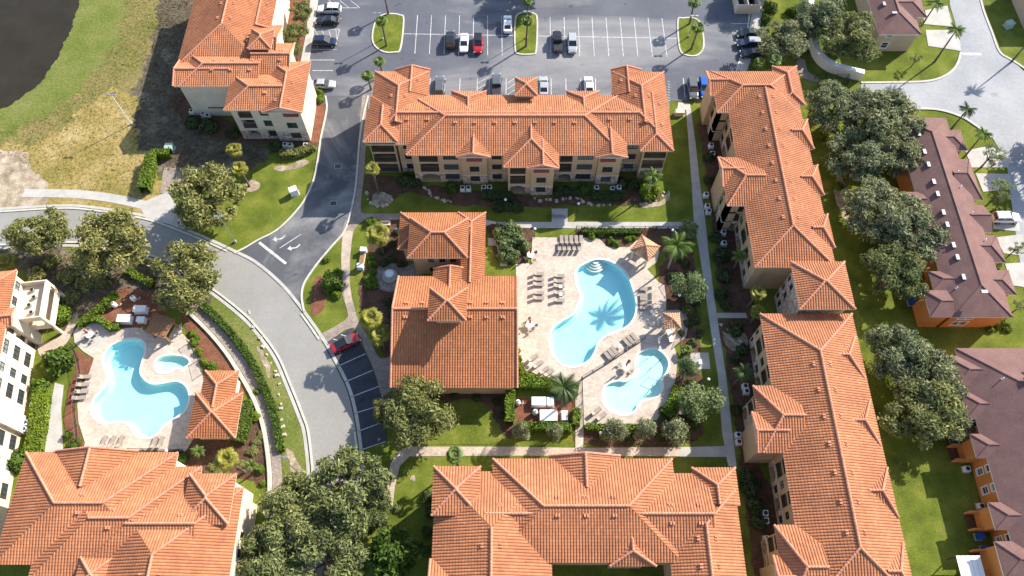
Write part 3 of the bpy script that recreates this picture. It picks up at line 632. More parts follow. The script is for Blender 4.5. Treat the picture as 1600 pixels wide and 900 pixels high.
# ------------------------------------------------------------------ townhouses with brown shingle roofs
def vents_on(b, pts):
    for px, py, k, rz in pts:
        p = b.loc(px, py, 8.0); inst('roof_vent' if k == 'v' else 'vent_pipe', STV if k == 'v' else PIPE, b.root, p, rz)
b = Bldg('townhouse_row', 'row of orange townhouses with a mauve brown roof behind the middle trees', 'townhouses', 4.7, 'orange_wall', at(1490, 350), shingle=True, pitch=.42, fascia='white', ov=.45)
w = b.wing((1396, 184), (1583, 496), 'y', 'hh', pull={'S': .6})
for n, e, k in (((1462, 203), (1511.5, 235), 'gh'), ((1472, 248.5), (1536, 312), 'gh'), ((1500, 320), (1551, 363), 'gg'), ((1515, 368), (1572, 410), 'gh'), ((1530, 422.5), (1589, 460), 'gh')): b.wing(n, e, 'x', k.replace('gh', 'ih').replace('gg', 'ig'), he=4.4)
b.wing((1442, 453.5), (1492, 495), 'x', 'hi'); b.wing((1450, 424), (1495, 452), 'x', 'hi'); b.wing((1405, 300), (1450, 330), 'x', 'hi')
b.facade('S', w, [(k, b.sx(p, w['y0'], z), b.sx(q, w['y0'], z)) for k, p, q, z in (('win', 1472, 1482, 4), ('win', 1495, 1505, 3), ('win', 1512, 1523, 4))], floors=2, fh=2.3, pull=.6, stone=False)
zr_ = w['zr']
def on_ridge(b, w, py, dx, name, me, rz=0):
    y = b.sy(py, w['zr'] - .5); xm = (w['x0'] + w['x1']) / 2; hw = (w['x1'] - w['x0']) / 2 + .45
    inst(name, me, b.root, (xm + dx, y, w['zr'] - .42 * abs(dx) + .02), rz)
for py in (208, 236, 256, 283, 302, 331, 350, 382, 401, 432): on_ridge(b, w, py, -1.9, 'roof_vent', STV)
for py, dx in ((330, 3), (290, 2.4), (447, -3.2), (266, 2.8), (370, 4)): on_ridge(b, w, py, dx, 'vent_pipe', PIPE)
inst('roof_vent', STV, b.root, ((w['x0'] + w['x1']) / 2 - .6, b.sy(457, 7.4), 7.55), R(90))
b = Bldg('townhouse_row', 'row of orange townhouses with a mauve brown roof in the lower right corner', 'townhouses', 4.7, 'orange_wall', at(1590, 720), shingle=True, pitch=.42, fascia='white', ov=.45)
w = b.wing((1492, 544), (1838, 985), 'y', 'hh', pull={'W': .6})
b.wing((1476, 556), (1560, 606), 'x', 'hi'); gs = [b.wing(n, e, 'x', 'hi') for n, e in (((1497, 612), (1560, 655)), ((1515, 678), (1580, 716)), ((1543, 785), (1610, 828)), ((1553, 846), (1625, 905)))]
b.wing((1592, 610), (1700, 700), 'x', 'ih')
b.facade('W', w, [(k, b.sy(p, z), b.sy(q, z)) for k, p, q, z in (('win', 668, 660, 3), ('win', 738, 728, 3), ('win', 768, 757, 3), ('win', 836, 846, 3))], floors=2, fh=2.25, pull=.6, stone=False)
for py in (594, 630, 652, 690, 730): on_ridge(b, w, py, -1.9, 'roof_vent', STV)
for py, dx in ((587, -4.5),): on_ridge(b, w, py, dx, 'vent_pipe', PIPE)
inst('roof_vent', STV, b.root, ((w['x0'] + w['x1']) / 2 + .3, b.sy(571, 7.5), 7.6), R(90))
for gw in gs:   # open porches with low side walls under the rear gables
    x = gw['x0']; MB().box((x - 1.4, gw['y0'] + .1, 0), (x, gw['y0'] + .35, 1.7)).build('porch_wall', M['orange_wall'], b.root); MB().box((x - 1.4, gw['y1'] - .35, 0), (x, gw['y1'] - .1, 1.7)).build('porch_wall', M['orange_wall'], b.root)
    MB().box((x - 1.4, gw['y0'] + .1, .02), (x, gw['y1'] - .1, .1)).build('porch_floor', M['mulch'], b.root)
b = Bldg('townhouse', 'tan townhouse with a brown shingle roof at the top, beside the palm lawn', 'townhouse', 4.7, 'tan_wall', at(1390, 20), shingle=True, pitch=.42, fascia='white', ov=.45)
w = b.wing((1335, -70), (1440, 54), 'y', 'hh', pull={'S': .6}); b.wing((1395, -6), (1449, 27), 'x', 'ih', he=5.0)
b.facade('S', w, [(k, b.sx(p, w['y0'], 3), b.sx(q, w['y0'], 3)) for k, p, q in (('win', 1362, 1372), ('win', 1382, 1392))], floors=2, pull=.6, stone=False)
on_ridge(b, w, 22, -.8, 'roof_vent', STV, R(90)); on_ridge(b, w, 5, -1.9, 'roof_vent', STV)
b = Bldg('townhouse', 'corner of a pinkish brown roof at the top right edge', 'townhouse', 4.7, 'tan_wall', at(1640, 0), shingle=True, pitch=.42, fascia='white', ov=.45)
b.wing((1592, -45), (1680, 18), 'y', 'hh')
# ------------------------------------------------------------------ the setting: ground, water, roads, paths
def W2(pts, z=0.0): return [(v.x, v.y) for v in ats(pts, z)]
def ragged(l, amp, seg=.35):
    out = []; rg = random.Random(len(l)); n = len(l); ph = [rg.uniform(0, 6) for _ in range(4)]; acc = 0.0
    for i in range(n):
        a = Vector(l[i]); b_ = Vector(l[(i + 1) % n]); d = b_ - a; k = max(1, int(d.length / seg)); nn = Vector((-d.y, d.x)).normalized() if d.length else Vector((0, 0))
        for q in range(k):
            acc += d.length / k; w = amp * (.5 * math.sin(acc * .9 + ph[0]) + .35 * math.sin(acc * 2.3 + ph[1]) + .22 * math.sin(acc * 5.1 + ph[2]) + .12 * math.sin(acc * 11.3 + ph[3]) + rg.uniform(-.16, .16)); p_ = a + d * (q / k) + nn * w; out.append((p_.x, p_.y))
    return out
def area_sheet(name, px, z, m, n=4, holes=(), sm=True, thick=0.0, rag=.35):
    l = W2(smooth(px, n)) if sm else W2(px)
    return sheet(name, ragged(l, rag) if rag else l, z, m, holes, thick=thick)
POOL1 = W2(smooth([(912, 414), (930, 406.5), (950, 408), (968, 418), (980, 432), (988, 452), (993, 475), (990, 495), (978, 510), (955, 520), (940, 528), (932, 539), (928, 550), (920, 562), (905, 570), (890, 572), (875, 566), (863, 550), (860, 532), (864, 515), (878, 503), (895, 493), (903, 480), (908, 462), (902, 445), (900, 430), (904, 420)], 4))
POOL2 = W2(smooth([(1000, 551.6), (1018, 546), (1031, 549), (1041, 559.5), (1044, 570), (1040, 582), (1033.5, 592), (1034, 606), (1026.5, 618), (1007, 624), (997, 631), (991, 641), (978, 647), (963, 645.5), (948.5, 636), (942, 624), (943.6, 610), (952, 600), (967, 596), (977, 597), (986, 592), (994, 582), (994, 565)], 4))
POOL3 = W2(smooth([(175, 540.5), (186, 535), (200, 531), (214, 531), (223.6, 536), (226, 547), (221, 566), (218, 580.7), (222, 590), (231.5, 598.6), (245, 601), (259, 599), (275.6, 596.5), (286.6, 601), (293.5, 611), (294, 625), (289, 640), (278, 649.5), (264.6, 658), (253.6, 666), (246.7, 675.7), (235.7, 682.6), (220.5, 682.6), (211, 675.7), (204, 664.7), (193, 658.5), (176, 658.5), (162.6, 660.5), (151.6, 655), (144.7, 642.6), (146, 629), (154, 618), (165, 605.5), (169.5, 590), (165, 576), (162, 563), (167, 550)], 3))
POOL4 = W2(smooth([(242.5, 570), (246, 562.7), (258, 556.4), (274.6, 555.7), (288.4, 558.5), (295.6, 566), (286.6, 573.8), (273, 574.5), (264.6, 580.5), (255, 582), (245.5, 579)], 4))
def hole(l): return offset(l, -0.02 if True else 0, True)
POOLS = [POOL1, POOL2, POOL3, POOL4]
sheet('ground', [(-400, -200), (400, -200), (400, 500), (-400, 500)], 0.0, M['grass'], POOLS)
area_sheet('bank_terrain', [(-90, -90), (215, -70), (200, 0), (185, 60), (150, 110), (100, 160), (40, 195), (-90, 240)], 0.035, M['bank'], rag=1.4)
area_sheet('meadow_terrain', [(-90, -90), (300, -70), (290, 10), (280, 60), (260, 130), (200, 160), (150, 172), (90, 215), (40, 235), (-90, 262)], 0.02, M['grass_wild'], rag=1.2)
area_sheet('dry_terrain', [(-90, 235), (60, 222), (140, 160), (178, 142), (215, 155), (212, 215), (245, 262), (240, 330), (140, 326), (-90, 332)], 0.028, M['grass_dry'], rag=1.2)
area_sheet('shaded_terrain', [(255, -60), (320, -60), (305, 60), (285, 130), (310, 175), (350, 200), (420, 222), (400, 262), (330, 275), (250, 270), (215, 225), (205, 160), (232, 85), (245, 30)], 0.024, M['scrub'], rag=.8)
area_sheet('dirt_terrain', [(-90, 238), (20, 236), (45, 243), (52, 268), (78, 290), (70, 318), (25, 326), (-90, 332)], 0.040, M['dirt'])
area_sheet('pond_water', [(-90, -90), (140, -70), (124, 0), (116, 32), (99, 72), (72, 118), (42, 147), (0, 171), (-90, 205)], 0.05, M['pond'], 6)
area_sheet('verge_terrain', [(330, 455), (375, 492), (402, 515), (432, 557), (452, 602), (472, 652), (480, 678), (486, 730), (484, 780), (450, 770), (440, 700), (415, 620), (380, 545), (330, 490), (310, 465)], 0.022, M['bank'])
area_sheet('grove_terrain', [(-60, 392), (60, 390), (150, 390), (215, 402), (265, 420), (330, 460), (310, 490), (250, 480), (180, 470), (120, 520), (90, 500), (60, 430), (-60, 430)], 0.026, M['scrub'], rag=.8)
# --- roads
RL = [(-80, 386), (0, 384), (60, 383), (105, 380), (160, 384), (215, 395), (265, 412), (327, 450), (375, 487), (400, 512), (432, 555), (452, 600), (472, 650), (480, 675), (486, 725), (487, 757), (484, 800), (475, 850), (460, 900), (440, 960)]
RR = [(-80, 334), (0, 330), (87, 325), (140, 327), (230, 342), (300, 367), (367, 397), (400, 415), (440, 450), (472, 490), (500, 530), (520, 565), (540, 605), (550, 640), (556, 675), (561, 725), (560, 760), (555, 810), (545, 860), (530, 920), (515, 965)]
rl = W2(smooth(RL, 5, False)); rr = W2(smooth(RR, 5, False))
sheet('road', rl + rr[::-1], 0.06, M['road'])
ribbon('kerb', offset(rl, .15), .32, .17, M['kerb'], .17); 
ribbon('gutter', offset(rl, -.45), .5, .066, M['concrete']); ribbon('gutter', offset(rr, .45), .5, .066, M['concrete'])
i0 = 30; ribbon('kerb', offset(rr[:i0], -.15), .32, .17, M['kerb'], .17); ribbon('kerb', offset(rr[45:51], -.15), .32, .17, M['kerb'], .17); ribbon('kerb', offset(rr[70:], -.15), .32, .17, M['kerb'], .17)
DL = [(367, 397), (385, 388), (405, 376), (432, 362), (458, 338), (478, 312), (492, 280), (498, 250), (503, 215), (512, 172), (510, 150)]
DR = [(574, 150), (566, 185), (560, 225), (555, 287), (547, 330), (537, 361), (517, 385), (500, 405), (485, 425), (473, 445), (470, 465), (474, 488)]
dl = W2(smooth(DL, 4, False)); dr = W2(smooth(DR, 4, False))
sheet('driveway', dl + dr + W2([(440, 450), (400, 415)]), 0.05, M['asphalt_w'])
ribbon('kerb', offset(dl, .16), .3, .17, M['kerb'], .17); ribbon('kerb', offset(dr, .16), .3, .17, M['kerb'], .17)
def paint(name, pts, w, z): return ribbon(name, W2(pts), w, z, M['paint'])
paint('stop_line', [(405, 379), (447, 412)], .45, .058); paint('lane_line', [(437, 388), (471, 366)], .12, .058)
for x, y in ((437, 372), (460, 386)):  # turn arrows
    paint('turn_arrow', smooth([(x - 5, y + 2), (x + 3, y + 1), (x + 9, y - 4)], 3, False), .22, .058)
    sheet('turn_arrow', W2([(x - 6, y - 2), (x - 4, y + 6), (x - 11, y + 3)]), .058, M['paint'])
lot = W2([(500, -90), (494, 0), (486, 60), (480, 97), (472, 140), (515, 168), (574, 150), (576, 178), (1046, 178), (1046, 157.5), (1104, 158), (1108, 120), (1148, 112), (1164, 60), (1172, 0), (1188, -90)])
sheet('parking_lot', lot, 0.045, M['asphalt'])
ribbon('kerb', W2([(503, -90), (496, 0), (488, 60), (482, 97)]), .3, .17, M['kerb'], .17); ribbon('kerb', W2([(1190, -90), (1174, 0), (1166, 60), (1150, 112)]), .3, .17, M['kerb'], .17)
ribbon('pavement', W2([(499, -90), (491, 0), (483, 60), (476, 97)]), 1.5, .15, M['concrete'], .15)
ribbon('pavement', W2([(1200, -90), (1186, 0), (1176, 60), (1158, 112)]), 2.0, .15, M['concrete'], .15)
ISL = [[(586, 37), (595, 25.5), (610, 22), (625, 24), (631, 31), (626, 76), (617, 82), (600, 81.5), (586, 72), (582, 58)], [(805, 33), (811, 22), (823, 20), (835, 22), (839.5, 32), (838, 78), (832, 85), (810, 84.5), (805, 76)], [(1059, 33), (1067, 29), (1084, 29), (1095, 39), (1099.5, 71), (1091, 86), (1074, 87), (1062, 77)]]
for k, I in enumerate(ISL):
    l = W2(smooth(I, 4)); sheet('traffic_island', l, .14, M['grass'], thick=.14); ribbon('kerb', l, .3, .18, M['kerb'], .18, True)
# --- painted stalls
for x0, x1 in ((629, 806), (839, 1058)): paint('stall_line', [(x0, 53 + (x0 - 629) * .0165), (x1, 53 + (x1 - 629) * .0165)], .12, .05)
for k in range(7): x = 652.5 + k * 21.85; paint('stall_line', [(x, 24 + k * .2), (x - 4.2 + k * .9, 84 + k * .5)], .12, .054)
for k in range(9): x = 859.5 + k * 21.85; paint('stall_line', [(x, 27 + k * .2), (x + 1.0 + k * .85, 87.5 + k * .2)], .12, .054)
for x in (672.5, 695.5, 719, 746, 765, 791, 861, 884, 907, 930, 1067.5, 1090.5): paint('stall_line', [(x, 122.5), (x + (x - 830) * .012, 153)], .12, .05)
for k in range(3): paint('hatch_line', [(747, 148 - k * 9), (764, 138 - k * 9)], .1, .05); paint('hatch_line', [(793, 148 - k * 9), (808, 138 - k * 9)], .1, .05)
for k in range(8): paint('hatch_line', [(1043, 127 + k * 4.2), (1047, 128.5 + k * 4.2)], .1, .05)
for y, xa, xb in ((77.5, 486, 526), (94, 484, 523), (110.5, 488, 520), (46, 491, 530.5), (12.5, 535, 560), (29, 529, 534)): paint('stall_line', [(xa, y), (xb, y)], .12, .05)
paint('stall_line', [(530.5, 46), (527, 62)], .12, .054)
for k in range(4): paint('hatch_line', [(492 + k * 11, 46.5), (499 + k * 9, 60)], .1, .05)
for k in range(3): paint('hatch_line', [(514 + k * 17, 1), (528 + k * 17, 12)], .1, .05)
for y, xa, xb in ((37, 1142, 1169), (51.6, 1144, 1172), (67, 1147, 1172), (82, 1150, 1172), (98, 1152, 1174)): paint('stall_line', [(xa, y), (xb, y)], .12, .05)
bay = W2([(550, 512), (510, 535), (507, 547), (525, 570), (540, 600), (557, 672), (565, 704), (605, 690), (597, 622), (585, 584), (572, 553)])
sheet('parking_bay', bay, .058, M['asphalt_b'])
for a, b in (((520, 576), (571, 553)), ((539, 597), (582, 579)), ((547, 621), (592, 604)), ((554, 646), (590, 635)), ((560, 674), (592, 662)), ((565, 703), (603, 690)), ((533, 523), (543, 526)), ((521, 530), (531, 533)), ((511, 538), (519, 540))): paint('stall_line', [a, b], .12, .066)
# --- north-east estate road and drives
ne = W2([(1481, -60), (1484, 8), (1500, 62), (1501, 82), (1494, 103), (1478, 118), (1450, 127), (1345, 129), (1345, 172), (1405, 171), (1460, 171), (1500, 182), (1525, 197), (1550, 215), (1572, 250), (1578, 300), (1586, 360), (1598, 440), (1612, 540), (1720, 540), (1700, 120), (1600, 112), (1582, 95), (1562, 82), (1550, 52), (1530, 0), (1520, -60)])
sheet('estate_road', ne, .06, M['road_pale'])
ribbon('kerb', W2(smooth([(1501, 82), (1494, 103), (1478, 118), (1450, 127), (1400, 129), (1345, 129.5)], 4, False)), .4, .17, M['kerb'], .17)
ribbon('kerb', W2(smooth([(1405, 171), (1460, 171), (1500, 182), (1525, 197), (1549, 215)], 4, False)), .4, .17, M['kerb'], .17)
ribbon('kerb', W2(smooth([(1528, -20), (1536, 15), (1550, 52), (1562, 82), (1582, 95), (1612, 115)], 4, False)), .4, .17, M['kerb'], .17)
paint('stop_line', [(1504, 84.5), (1533, 85)], .6, .07)
for k, p in enumerate(([(1443, 17), (1480, 9), (1489, 42), (1443, 38)], [(1446, 47), (1489, 47), (1500, 64), (1501, 80), (1450, 72)], [(1508, 236), (1546, 228), (1580, 246), (1574, 262), (1518, 262)], [(1524, 271), (1577, 272), (1580, 296), (1536, 300)], [(1548, 334), (1590, 335), (1594, 362), (1552, 358)], [(1556, 371), (1598, 366), (1602, 400), (1568, 396)], [(1570, 412), (1604, 410), (1610, 450), (1580, 446)])):
    sheet('drive', W2(p), .07, M['concrete'])
sheet('back_path', W2(smooth([(1247, 92), (1258, 95), (1262, 112), (1280, 122), (1275, 128), (1255, 122), (1245, 108)], 3)), .03, M['pavers'])
# --- paths
path_e = [(1060, 160), (1078, 162), (1087, 225), (1094, 290), (1102, 345), (1107, 395), (1114, 450), (1124, 520), (1135, 590), (1144, 675), (1151, 729), (1138, 729), (1128, 675), (1122, 590), (1111, 520), (1101, 450), (1093, 395), (1086, 357), (1084, 345), (1081, 290), (1076, 225), (1072, 172), (1058, 172)]
pe = sheet('path', W2(path_e), .04, M['kerb'], thick=.04)
EL = [(162, 1060), (172, 1072), (225, 1076), (290, 1081), (345, 1084), (357, 1086), (395, 1093), (450, 1101), (520, 1111), (590, 1122), (675, 1128), (729, 1138)]; ER = [(162, 1078), (172, 1079.6), (225, 1087), (290, 1094), (345, 1102), (357, 1103.5), (395, 1107), (450, 1114), (520, 1124), (590, 1135), (675, 1144), (729, 1151)]
def slabs(parent, L_, R_, ys, m):
    for y0, y1 in zip(ys, ys[1:]):
        q = [at(np.interp(y, [e[0] for e in E_], [e[1] for e in E_]), y) for E_, y in ((L_, y0), (L_, y1), (R_, y1), (R_, y0))]; c = sum(q, Vector()) / 4; q = [c + (p_ - c) * .985 for p_ in q]
        MB().prism([(p_.x, p_.y) for p_ in q], .01, .065 + random.uniform(-.004, .004)).build('slab', m, parent)
slabs(pe, EL, ER, list(np.arange(163, 345, 9.5)) + list(np.arange(345, 730, 13.3)), M['concrete'])
pn = sheet('path', W2([(758, 343), (775, 347), (1083, 347), (1085, 357.5), (905, 357), (775, 355), (757, 352)]), .035, M['kerb'], thick=.035)
for k in range(22):
    x = 776 + k * 14; q = ats([(x, 347.3), (x + 13.7, 347.3), (x + 13.7, 356.6), (x, 356.2)]); MB().prism([(p_.x, p_.y) for p_ in q[::-1]], .01, .056 + random.uniform(-.003, .003)).build('slab', M['concrete'], pn)
sheet('path', W2([(862, 326), (887, 326), (887, 348), (862, 348)]), .04, M['concrete'])
sheet('path', W2([(1118, 489), (1165, 489), (1168, 497), (1120, 497)]), .04, M['concrete'])
sheet('path', W2([(640, 698), (800, 698), (905, 700), (1130, 698), (1138, 694), (1145, 714), (1060, 713), (800, 712), (640, 713), (625, 728), (617, 760), (614, 790), (606, 790), (605, 755), (610, 725), (622, 705)]), .045, M['pavers_p'])
sheet('path', W2([(1062, 699), (1130, 697), (1138, 690), (1146, 714), (1062, 714)]), .052, M['concrete'])
sheet('path', W2(smooth([(572, 150), (572, 225), (567, 290), (564, 328), (576, 334), (628, 334), (628, 343), (575, 344), (563, 349), (553, 361), (548, 395), (547, 450), (552, 472), (560, 500), (578, 532), (595, 560), (622, 556), (624, 604), (608, 628), (600, 640), (597, 622), (586, 584), (573, 553), (552, 512), (512, 534), (500, 530), (498, 524), (540, 500), (542, 485), (535, 460), (533, 430), (535, 361), (546, 333), (555, 287), (560, 225), (566, 150)], 3)), .052, M['pavers'])
sheet('path', W2([(536, 361), (551.5, 361), (547, 400), (546, 440), (551, 472), (540, 475), (534, 440), (533, 400)]), .062, M['pavers_p'])
circ = at(610, 433); sheet('fountain_plaza', [(circ.x + 2.7 * math.cos(t), circ.y + 2.7 * math.sin(t)) for t in np.linspace(0, 2 * math.pi, 33)[:-1]], .06, M['pavers'])
sheet('path', W2([(620, 425), (660, 405), (660, 432), (622, 440)]), .056, M['pavers'])
sheet('path', W2([(762, 372), (783, 372), (793, 416), (782, 416), (776, 384), (763, 384)]), .06, M['concrete'])
ribbon('sidewalk', W2(smooth([(37, 302), (110, 303), (170, 309), (232, 322)], 5, False)), 1.7, .06, M['concrete'])
ribbon('sidewalk', W2(smooth([(-60, 309), (0, 307), (37, 302)], 5, False)), 1.7, .058, M['dirt'])
sheet('path', W2([(232, 312), (262, 300), (275, 320), (300, 360), (262, 350), (228, 342), (218, 322)]), .055, M['concrete'])
sheet('equipment_pad', W2([(256, 262), (315, 262), (312, 300), (250, 302)]), .05, M['pavers'])
cw = smooth([(290, 484), (322, 514), (352, 549), (376, 586), (398, 626), (412, 668), (420, 720), (422, 765), (418, 810)], 4, False)
ribbon('retaining_kerb', W2(cw), .55, .35, M['kerb'], .35)
ribbon('path', offset(W2(cw), 1.05), 1.4, .06, M['pavers'])
sheet('path', W2([(86, 598), (100, 602), (96, 640), (99, 704), (70, 708), (76, 650)]), .05, M['concrete'])
sheet('path', W2(smooth([(60, 540), (95, 525), (115, 490), (122, 495), (105, 535), (70, 560)], 4)), .04, M['pavers_p'])
# --- pool decks
dk = W2([(832, 371), (911, 372), (935, 372), (950, 387), (983, 386), (995, 376), (1022, 378), (1030, 392), (1026, 410), (1011, 421), (1029, 441), (1038, 446), (1041, 470), (1040, 486), (1060, 484), (1072, 492), (1076, 508), (1071, 527), (1060, 536), (1053, 542), (1059, 558), (1056, 590), (1051, 608), (1045, 626), (1033, 646), (1022, 662), (1010, 670), (985, 671), (955, 667), (912, 669), (911, 704), (899, 704), (899, 602), (880, 600), (850, 592), (832, 582), (822, 580), (812, 562), (805, 555), (803, 500), (806, 430), (806, 413), (830, 411)])
sheet('pool_deck', dk, .08, M['deck'], [POOL1, POOL2], thick=.08)
dk2 = W2([(115, 520), (125, 506), (143, 499), (160, 505), (172, 520), (195, 513), (215, 512), (235, 520), (262, 530), (272, 512), (284, 505), (284, 520), (298, 535), (310, 560), (316, 582), (319, 612), (330, 640), (300, 690), (290, 706), (262, 704), (130, 705), (133, 692), (123, 660), (121, 632), (128, 605), (140, 582), (147, 560), (130, 549), (117, 536)])
sheet('pool_deck', dk2, .08, M['deck'], [POOL3, POOL4], thick=.08)
c = at(144, 521); sheet('deck_pad', [(c.x + 2.55 * math.cos(t), c.y + 2.55 * math.sin(t)) for t in np.linspace(0, 2 * math.pi, 29)[:-1]], .09, M['concrete'])
sheet('pool_yard', W2([(805, 622), (898, 622), (898, 668), (805, 668)]), .041, M['mulch_red']); sheet('pool_yard', W2([(150, 470), (190, 450), (240, 455), (262, 490), (225, 512), (170, 512), (140, 500)]), .041, M['mulch_red'])
sheet('equipment_pad', W2([(1078, 551), (1107, 551), (1110, 577), (1081, 577)]), .05, M['concrete'])
sheet('planting_bed', W2([(115, 545), (130, 552), (147, 563), (138, 585), (126, 605), (119, 632), (121, 662), (131, 694), (128, 704), (110, 704), (100, 660), (106, 610), (118, 580)]), .045, M['mulch_red'])
# --- planting beds
BEDS = []
for p in ([(573, 268), (640, 285), (720, 296), (860, 308), (960, 296), (1000, 282), (1030, 300), (1020, 318), (930, 320), (860, 322), (780, 324), (700, 318), (640, 300), (600, 322), (580, 318)], [(1092, 190), (1140, 185), (1150, 300), (1172, 420), (1175, 480), (1130, 486), (1120, 400), (1108, 300), (1096, 230)], [(1122, 500), (1190, 500), (1205, 640), (1180, 720), (1230, 800), (1215, 900), (1180, 900), (1160, 740), (1146, 640), (1130, 540)], [(1046, 395), (1080, 372), (1085, 450), (1092, 540), (1098, 660), (1080, 692), (1030, 692), (1000, 675), (1035, 655), (1056, 600), (1065, 540), (1078, 500), (1045, 480), (1030, 430)], [(912, 358), (1080, 360), (1040, 400), (1000, 372), (985, 388), (950, 388), (935, 372), (912, 371)], [(590, 345), (625, 345), (640, 430), (618, 460), (622, 545), (600, 555), (575, 500), (560, 470), (575, 400)], [(762, 352), (830, 356), (830, 388), (812, 412), (780, 412), (765, 370)], [(300, 680), (370, 690), (390, 640), (378, 590), (402, 640), (414, 690), (416, 760), (380, 745), (300, 738), (262, 730), (255, 706)], [(912, 672), (1050, 674), (1050, 696), (912, 696)], [(640, 605), (800, 608), (796, 690), (765, 640), (720, 628), (650, 625)], [(266, 150), (310, 150), (360, 190), (470, 205), (495, 230), (400, 225), (330, 215), (285, 190)]):
    area_sheet('planting_bed', p, .034 + .0005 * len(p), M['mulch'], 3); BEDS.append(W2(p))
sheet('lawn', W2(smooth([(700, 628), (762, 632), (772, 670), (795, 692), (690, 694), (660, 690)], 3)), .05, M['grass'])
sheet('planting_bed', W2(smooth([(284, 490), (318, 516), (347, 551), (371, 589), (384, 615), (372, 612), (352, 578), (324, 576), (311, 553), (297, 531)], 3)), .043, M['mulch_red'])
sheet('planting_bed', W2([(493, 160), (512, 158), (510, 185), (503, 222), (484, 224), (492, 190)]), .04, M['mulch_red'])
sheet('planting_bed', W2(smooth([(492, 436), (503, 432), (509, 450), (508, 478), (498, 490), (487, 492), (487, 462)], 4)), .04, M['mulch_red'])
for p in ([(440, 0), (470, -30), (492, 0), (482, 60), (478, 95), (455, 94), (448, 50)], [(700, 715), (760, 720)][:0]):
    if p: area_sheet('planting_bed', p, .04, M['mulch_red'], 3)
for p in ([(386, 284), (398, 282), (406, 292), (398, 300), (386, 299)], [(428, 262), (452, 258), (470, 250), (482, 252), (470, 262), (440, 268)], [(586, 300), (612, 305), (608, 320), (582, 322)], [(402, 540), (418, 560), (422, 590), (412, 575)], [(446, 700), (462, 712), (470, 740), (456, 738)], [(1128, 520), (1150, 526), (1165, 520), (1168, 540), (1140, 546)], [(1000, 318), (1030, 316), (1046, 296), (1040, 318), (1010, 326)], [(390, 470), (402, 492), (396, 500), (380, 484)], [(1310, 268), (1322, 300), (1326, 340), (1314, 336), (1304, 300)], [(640, 745), (648, 742), (648, 752), (640, 752)]):
    area_sheet('bare_ground', p, .048, M['dirt'], 3, rag=.25)
# ------------------------------------------------------------------ pools
def pool(name, label, line, depth, m, wm, steps=None, coping=.32):
    c = Vector((sum(p[0] for p in line) / len(line), sum(p[1] for p in line) / len(line), 0)); t = thing(name, label, 'pool', c)
    if sum((line[i - 1][0] * p[1] - p[0] * line[i - 1][1]) for i, p in enumerate(line)) < 0: line = line[::-1]
    n = len(line); L = [(p[0] - c.x, p[1] - c.y) for p in line]; inn = offset(L, .55, True)
    flat, tris = tess([inn]); z = -depth
    v = [(p[0], p[1], .06) for p in L] + [(p[0], p[1], z + .22) for p in L] + [(p[0], p[1], z) for p in inn]
    f = [(i, n + i, n + (i + 1) % n, (i + 1) % n) for i in range(n)] + [(n + i, 2 * n + i, 2 * n + (i + 1) % n, n + (i + 1) % n) for i in range(n)] + [tuple(2 * n + k for k in q) for q in tris]
    add('basin', v, f, m, t)
    o = offset(L, -coping, True); v = [(p[0], p[1], .115) for p in L] + [(p[0], p[1], .115) for p in o] + [(p[0], p[1], .02) for p in L] + [(p[0], p[1], .02) for p in o]
    f = [(i, (i + 1) % n, n + (i + 1) % n, n + i) for i in range(n)] + [(i, 2 * n + i, 2 * n + (i + 1) % n, (i + 1) % n) for i in range(n)] + [(n + i, n + (i + 1) % n, 3 * n + (i + 1) % n, 3 * n + i) for i in range(n)]
    add('coping', v, f, M['coping'], t)
    flat, tris = tess([L]); add('water', [(p.x, p.y, -.03) for p in flat], tris, wm, t)
    if steps:
        p = at(*steps); mb = MB()
        for k in range(4):
            r = .55 + .4 * k; mb.prism([(p.x - c.x + r * math.cos(a), p.y - c.y + r * math.sin(a)) for a in np.linspace(math.pi, 2 * math.pi, 13)], -depth, -.2 - .22 * k)
        mb.build('pool_steps', M['coping'], t)
    return t
pool('swimming_pool', 'large turquoise kidney shaped pool in the pool court', POOL1, 1.35, M['pool'], M['water'], (931, 407))
pool('swimming_pool', 'pale shallow wading pool south east of the large kidney pool', POOL2, .55, M['pool_spa'], M['water_spa'])
pool('swimming_pool', 'turquoise free form pool beside the small orange pool house', POOL3, 1.2, M['pool'], M['water'])
pool('hot_tub', 'small bean shaped spa pool set into the deck', POOL4, .75, M['pool_spa'], M['water_spa'])
# ------------------------------------------------------------------ vegetation
def mper(px, py, z): return (at(px + 1, py, z) - at(px, py, z)).length
def leaf_cloud(centers, normals, size, rng, aspect=.36, tilt=.75):
    """one small diamond leaf spray at every centre"""
    n = len(centers); nn = normals + rng.normal(0, tilt, (n, 3)); nn /= np.linalg.norm(nn, axis=1)[:, None] + 1e-9
    r = rng.normal(0, 1, (n, 3)); t1 = np.cross(nn, r); t1 /= np.linalg.norm(t1, axis=1)[:, None] + 1e-9; t2 = np.cross(nn, t1)
    s = (size * rng.uniform(.45, 1.6, n))[:, None]
    V = np.stack([centers + t1 * s, centers + t2 * s * aspect + nn * s * .12, centers - t1 * s, centers - t2 * s * aspect + nn * s * .12], 1).reshape(-1, 3)
    F = np.arange(4 * n, dtype=np.int32).reshape(n, 4); return V, F
def mesh_np(name, V, F, m):
    me = bpy.data.meshes.new(name); me.vertices.add(len(V)); me.vertices.foreach_set('co', V.astype(np.float32).ravel())
    me.loops.add(F.size); me.loops.foreach_set('vertex_index', F.astype(np.int32).ravel()); me.polygons.add(len(F)); k = F.shape[1]
    me.polygons.foreach_set('loop_start', np.arange(0, F.size, k, dtype=np.int32)); me.polygons.foreach_set('loop_total', np.full(len(F), k, np.int32))
    me.materials.append(m); me.update(); me.shade_flat(); return me
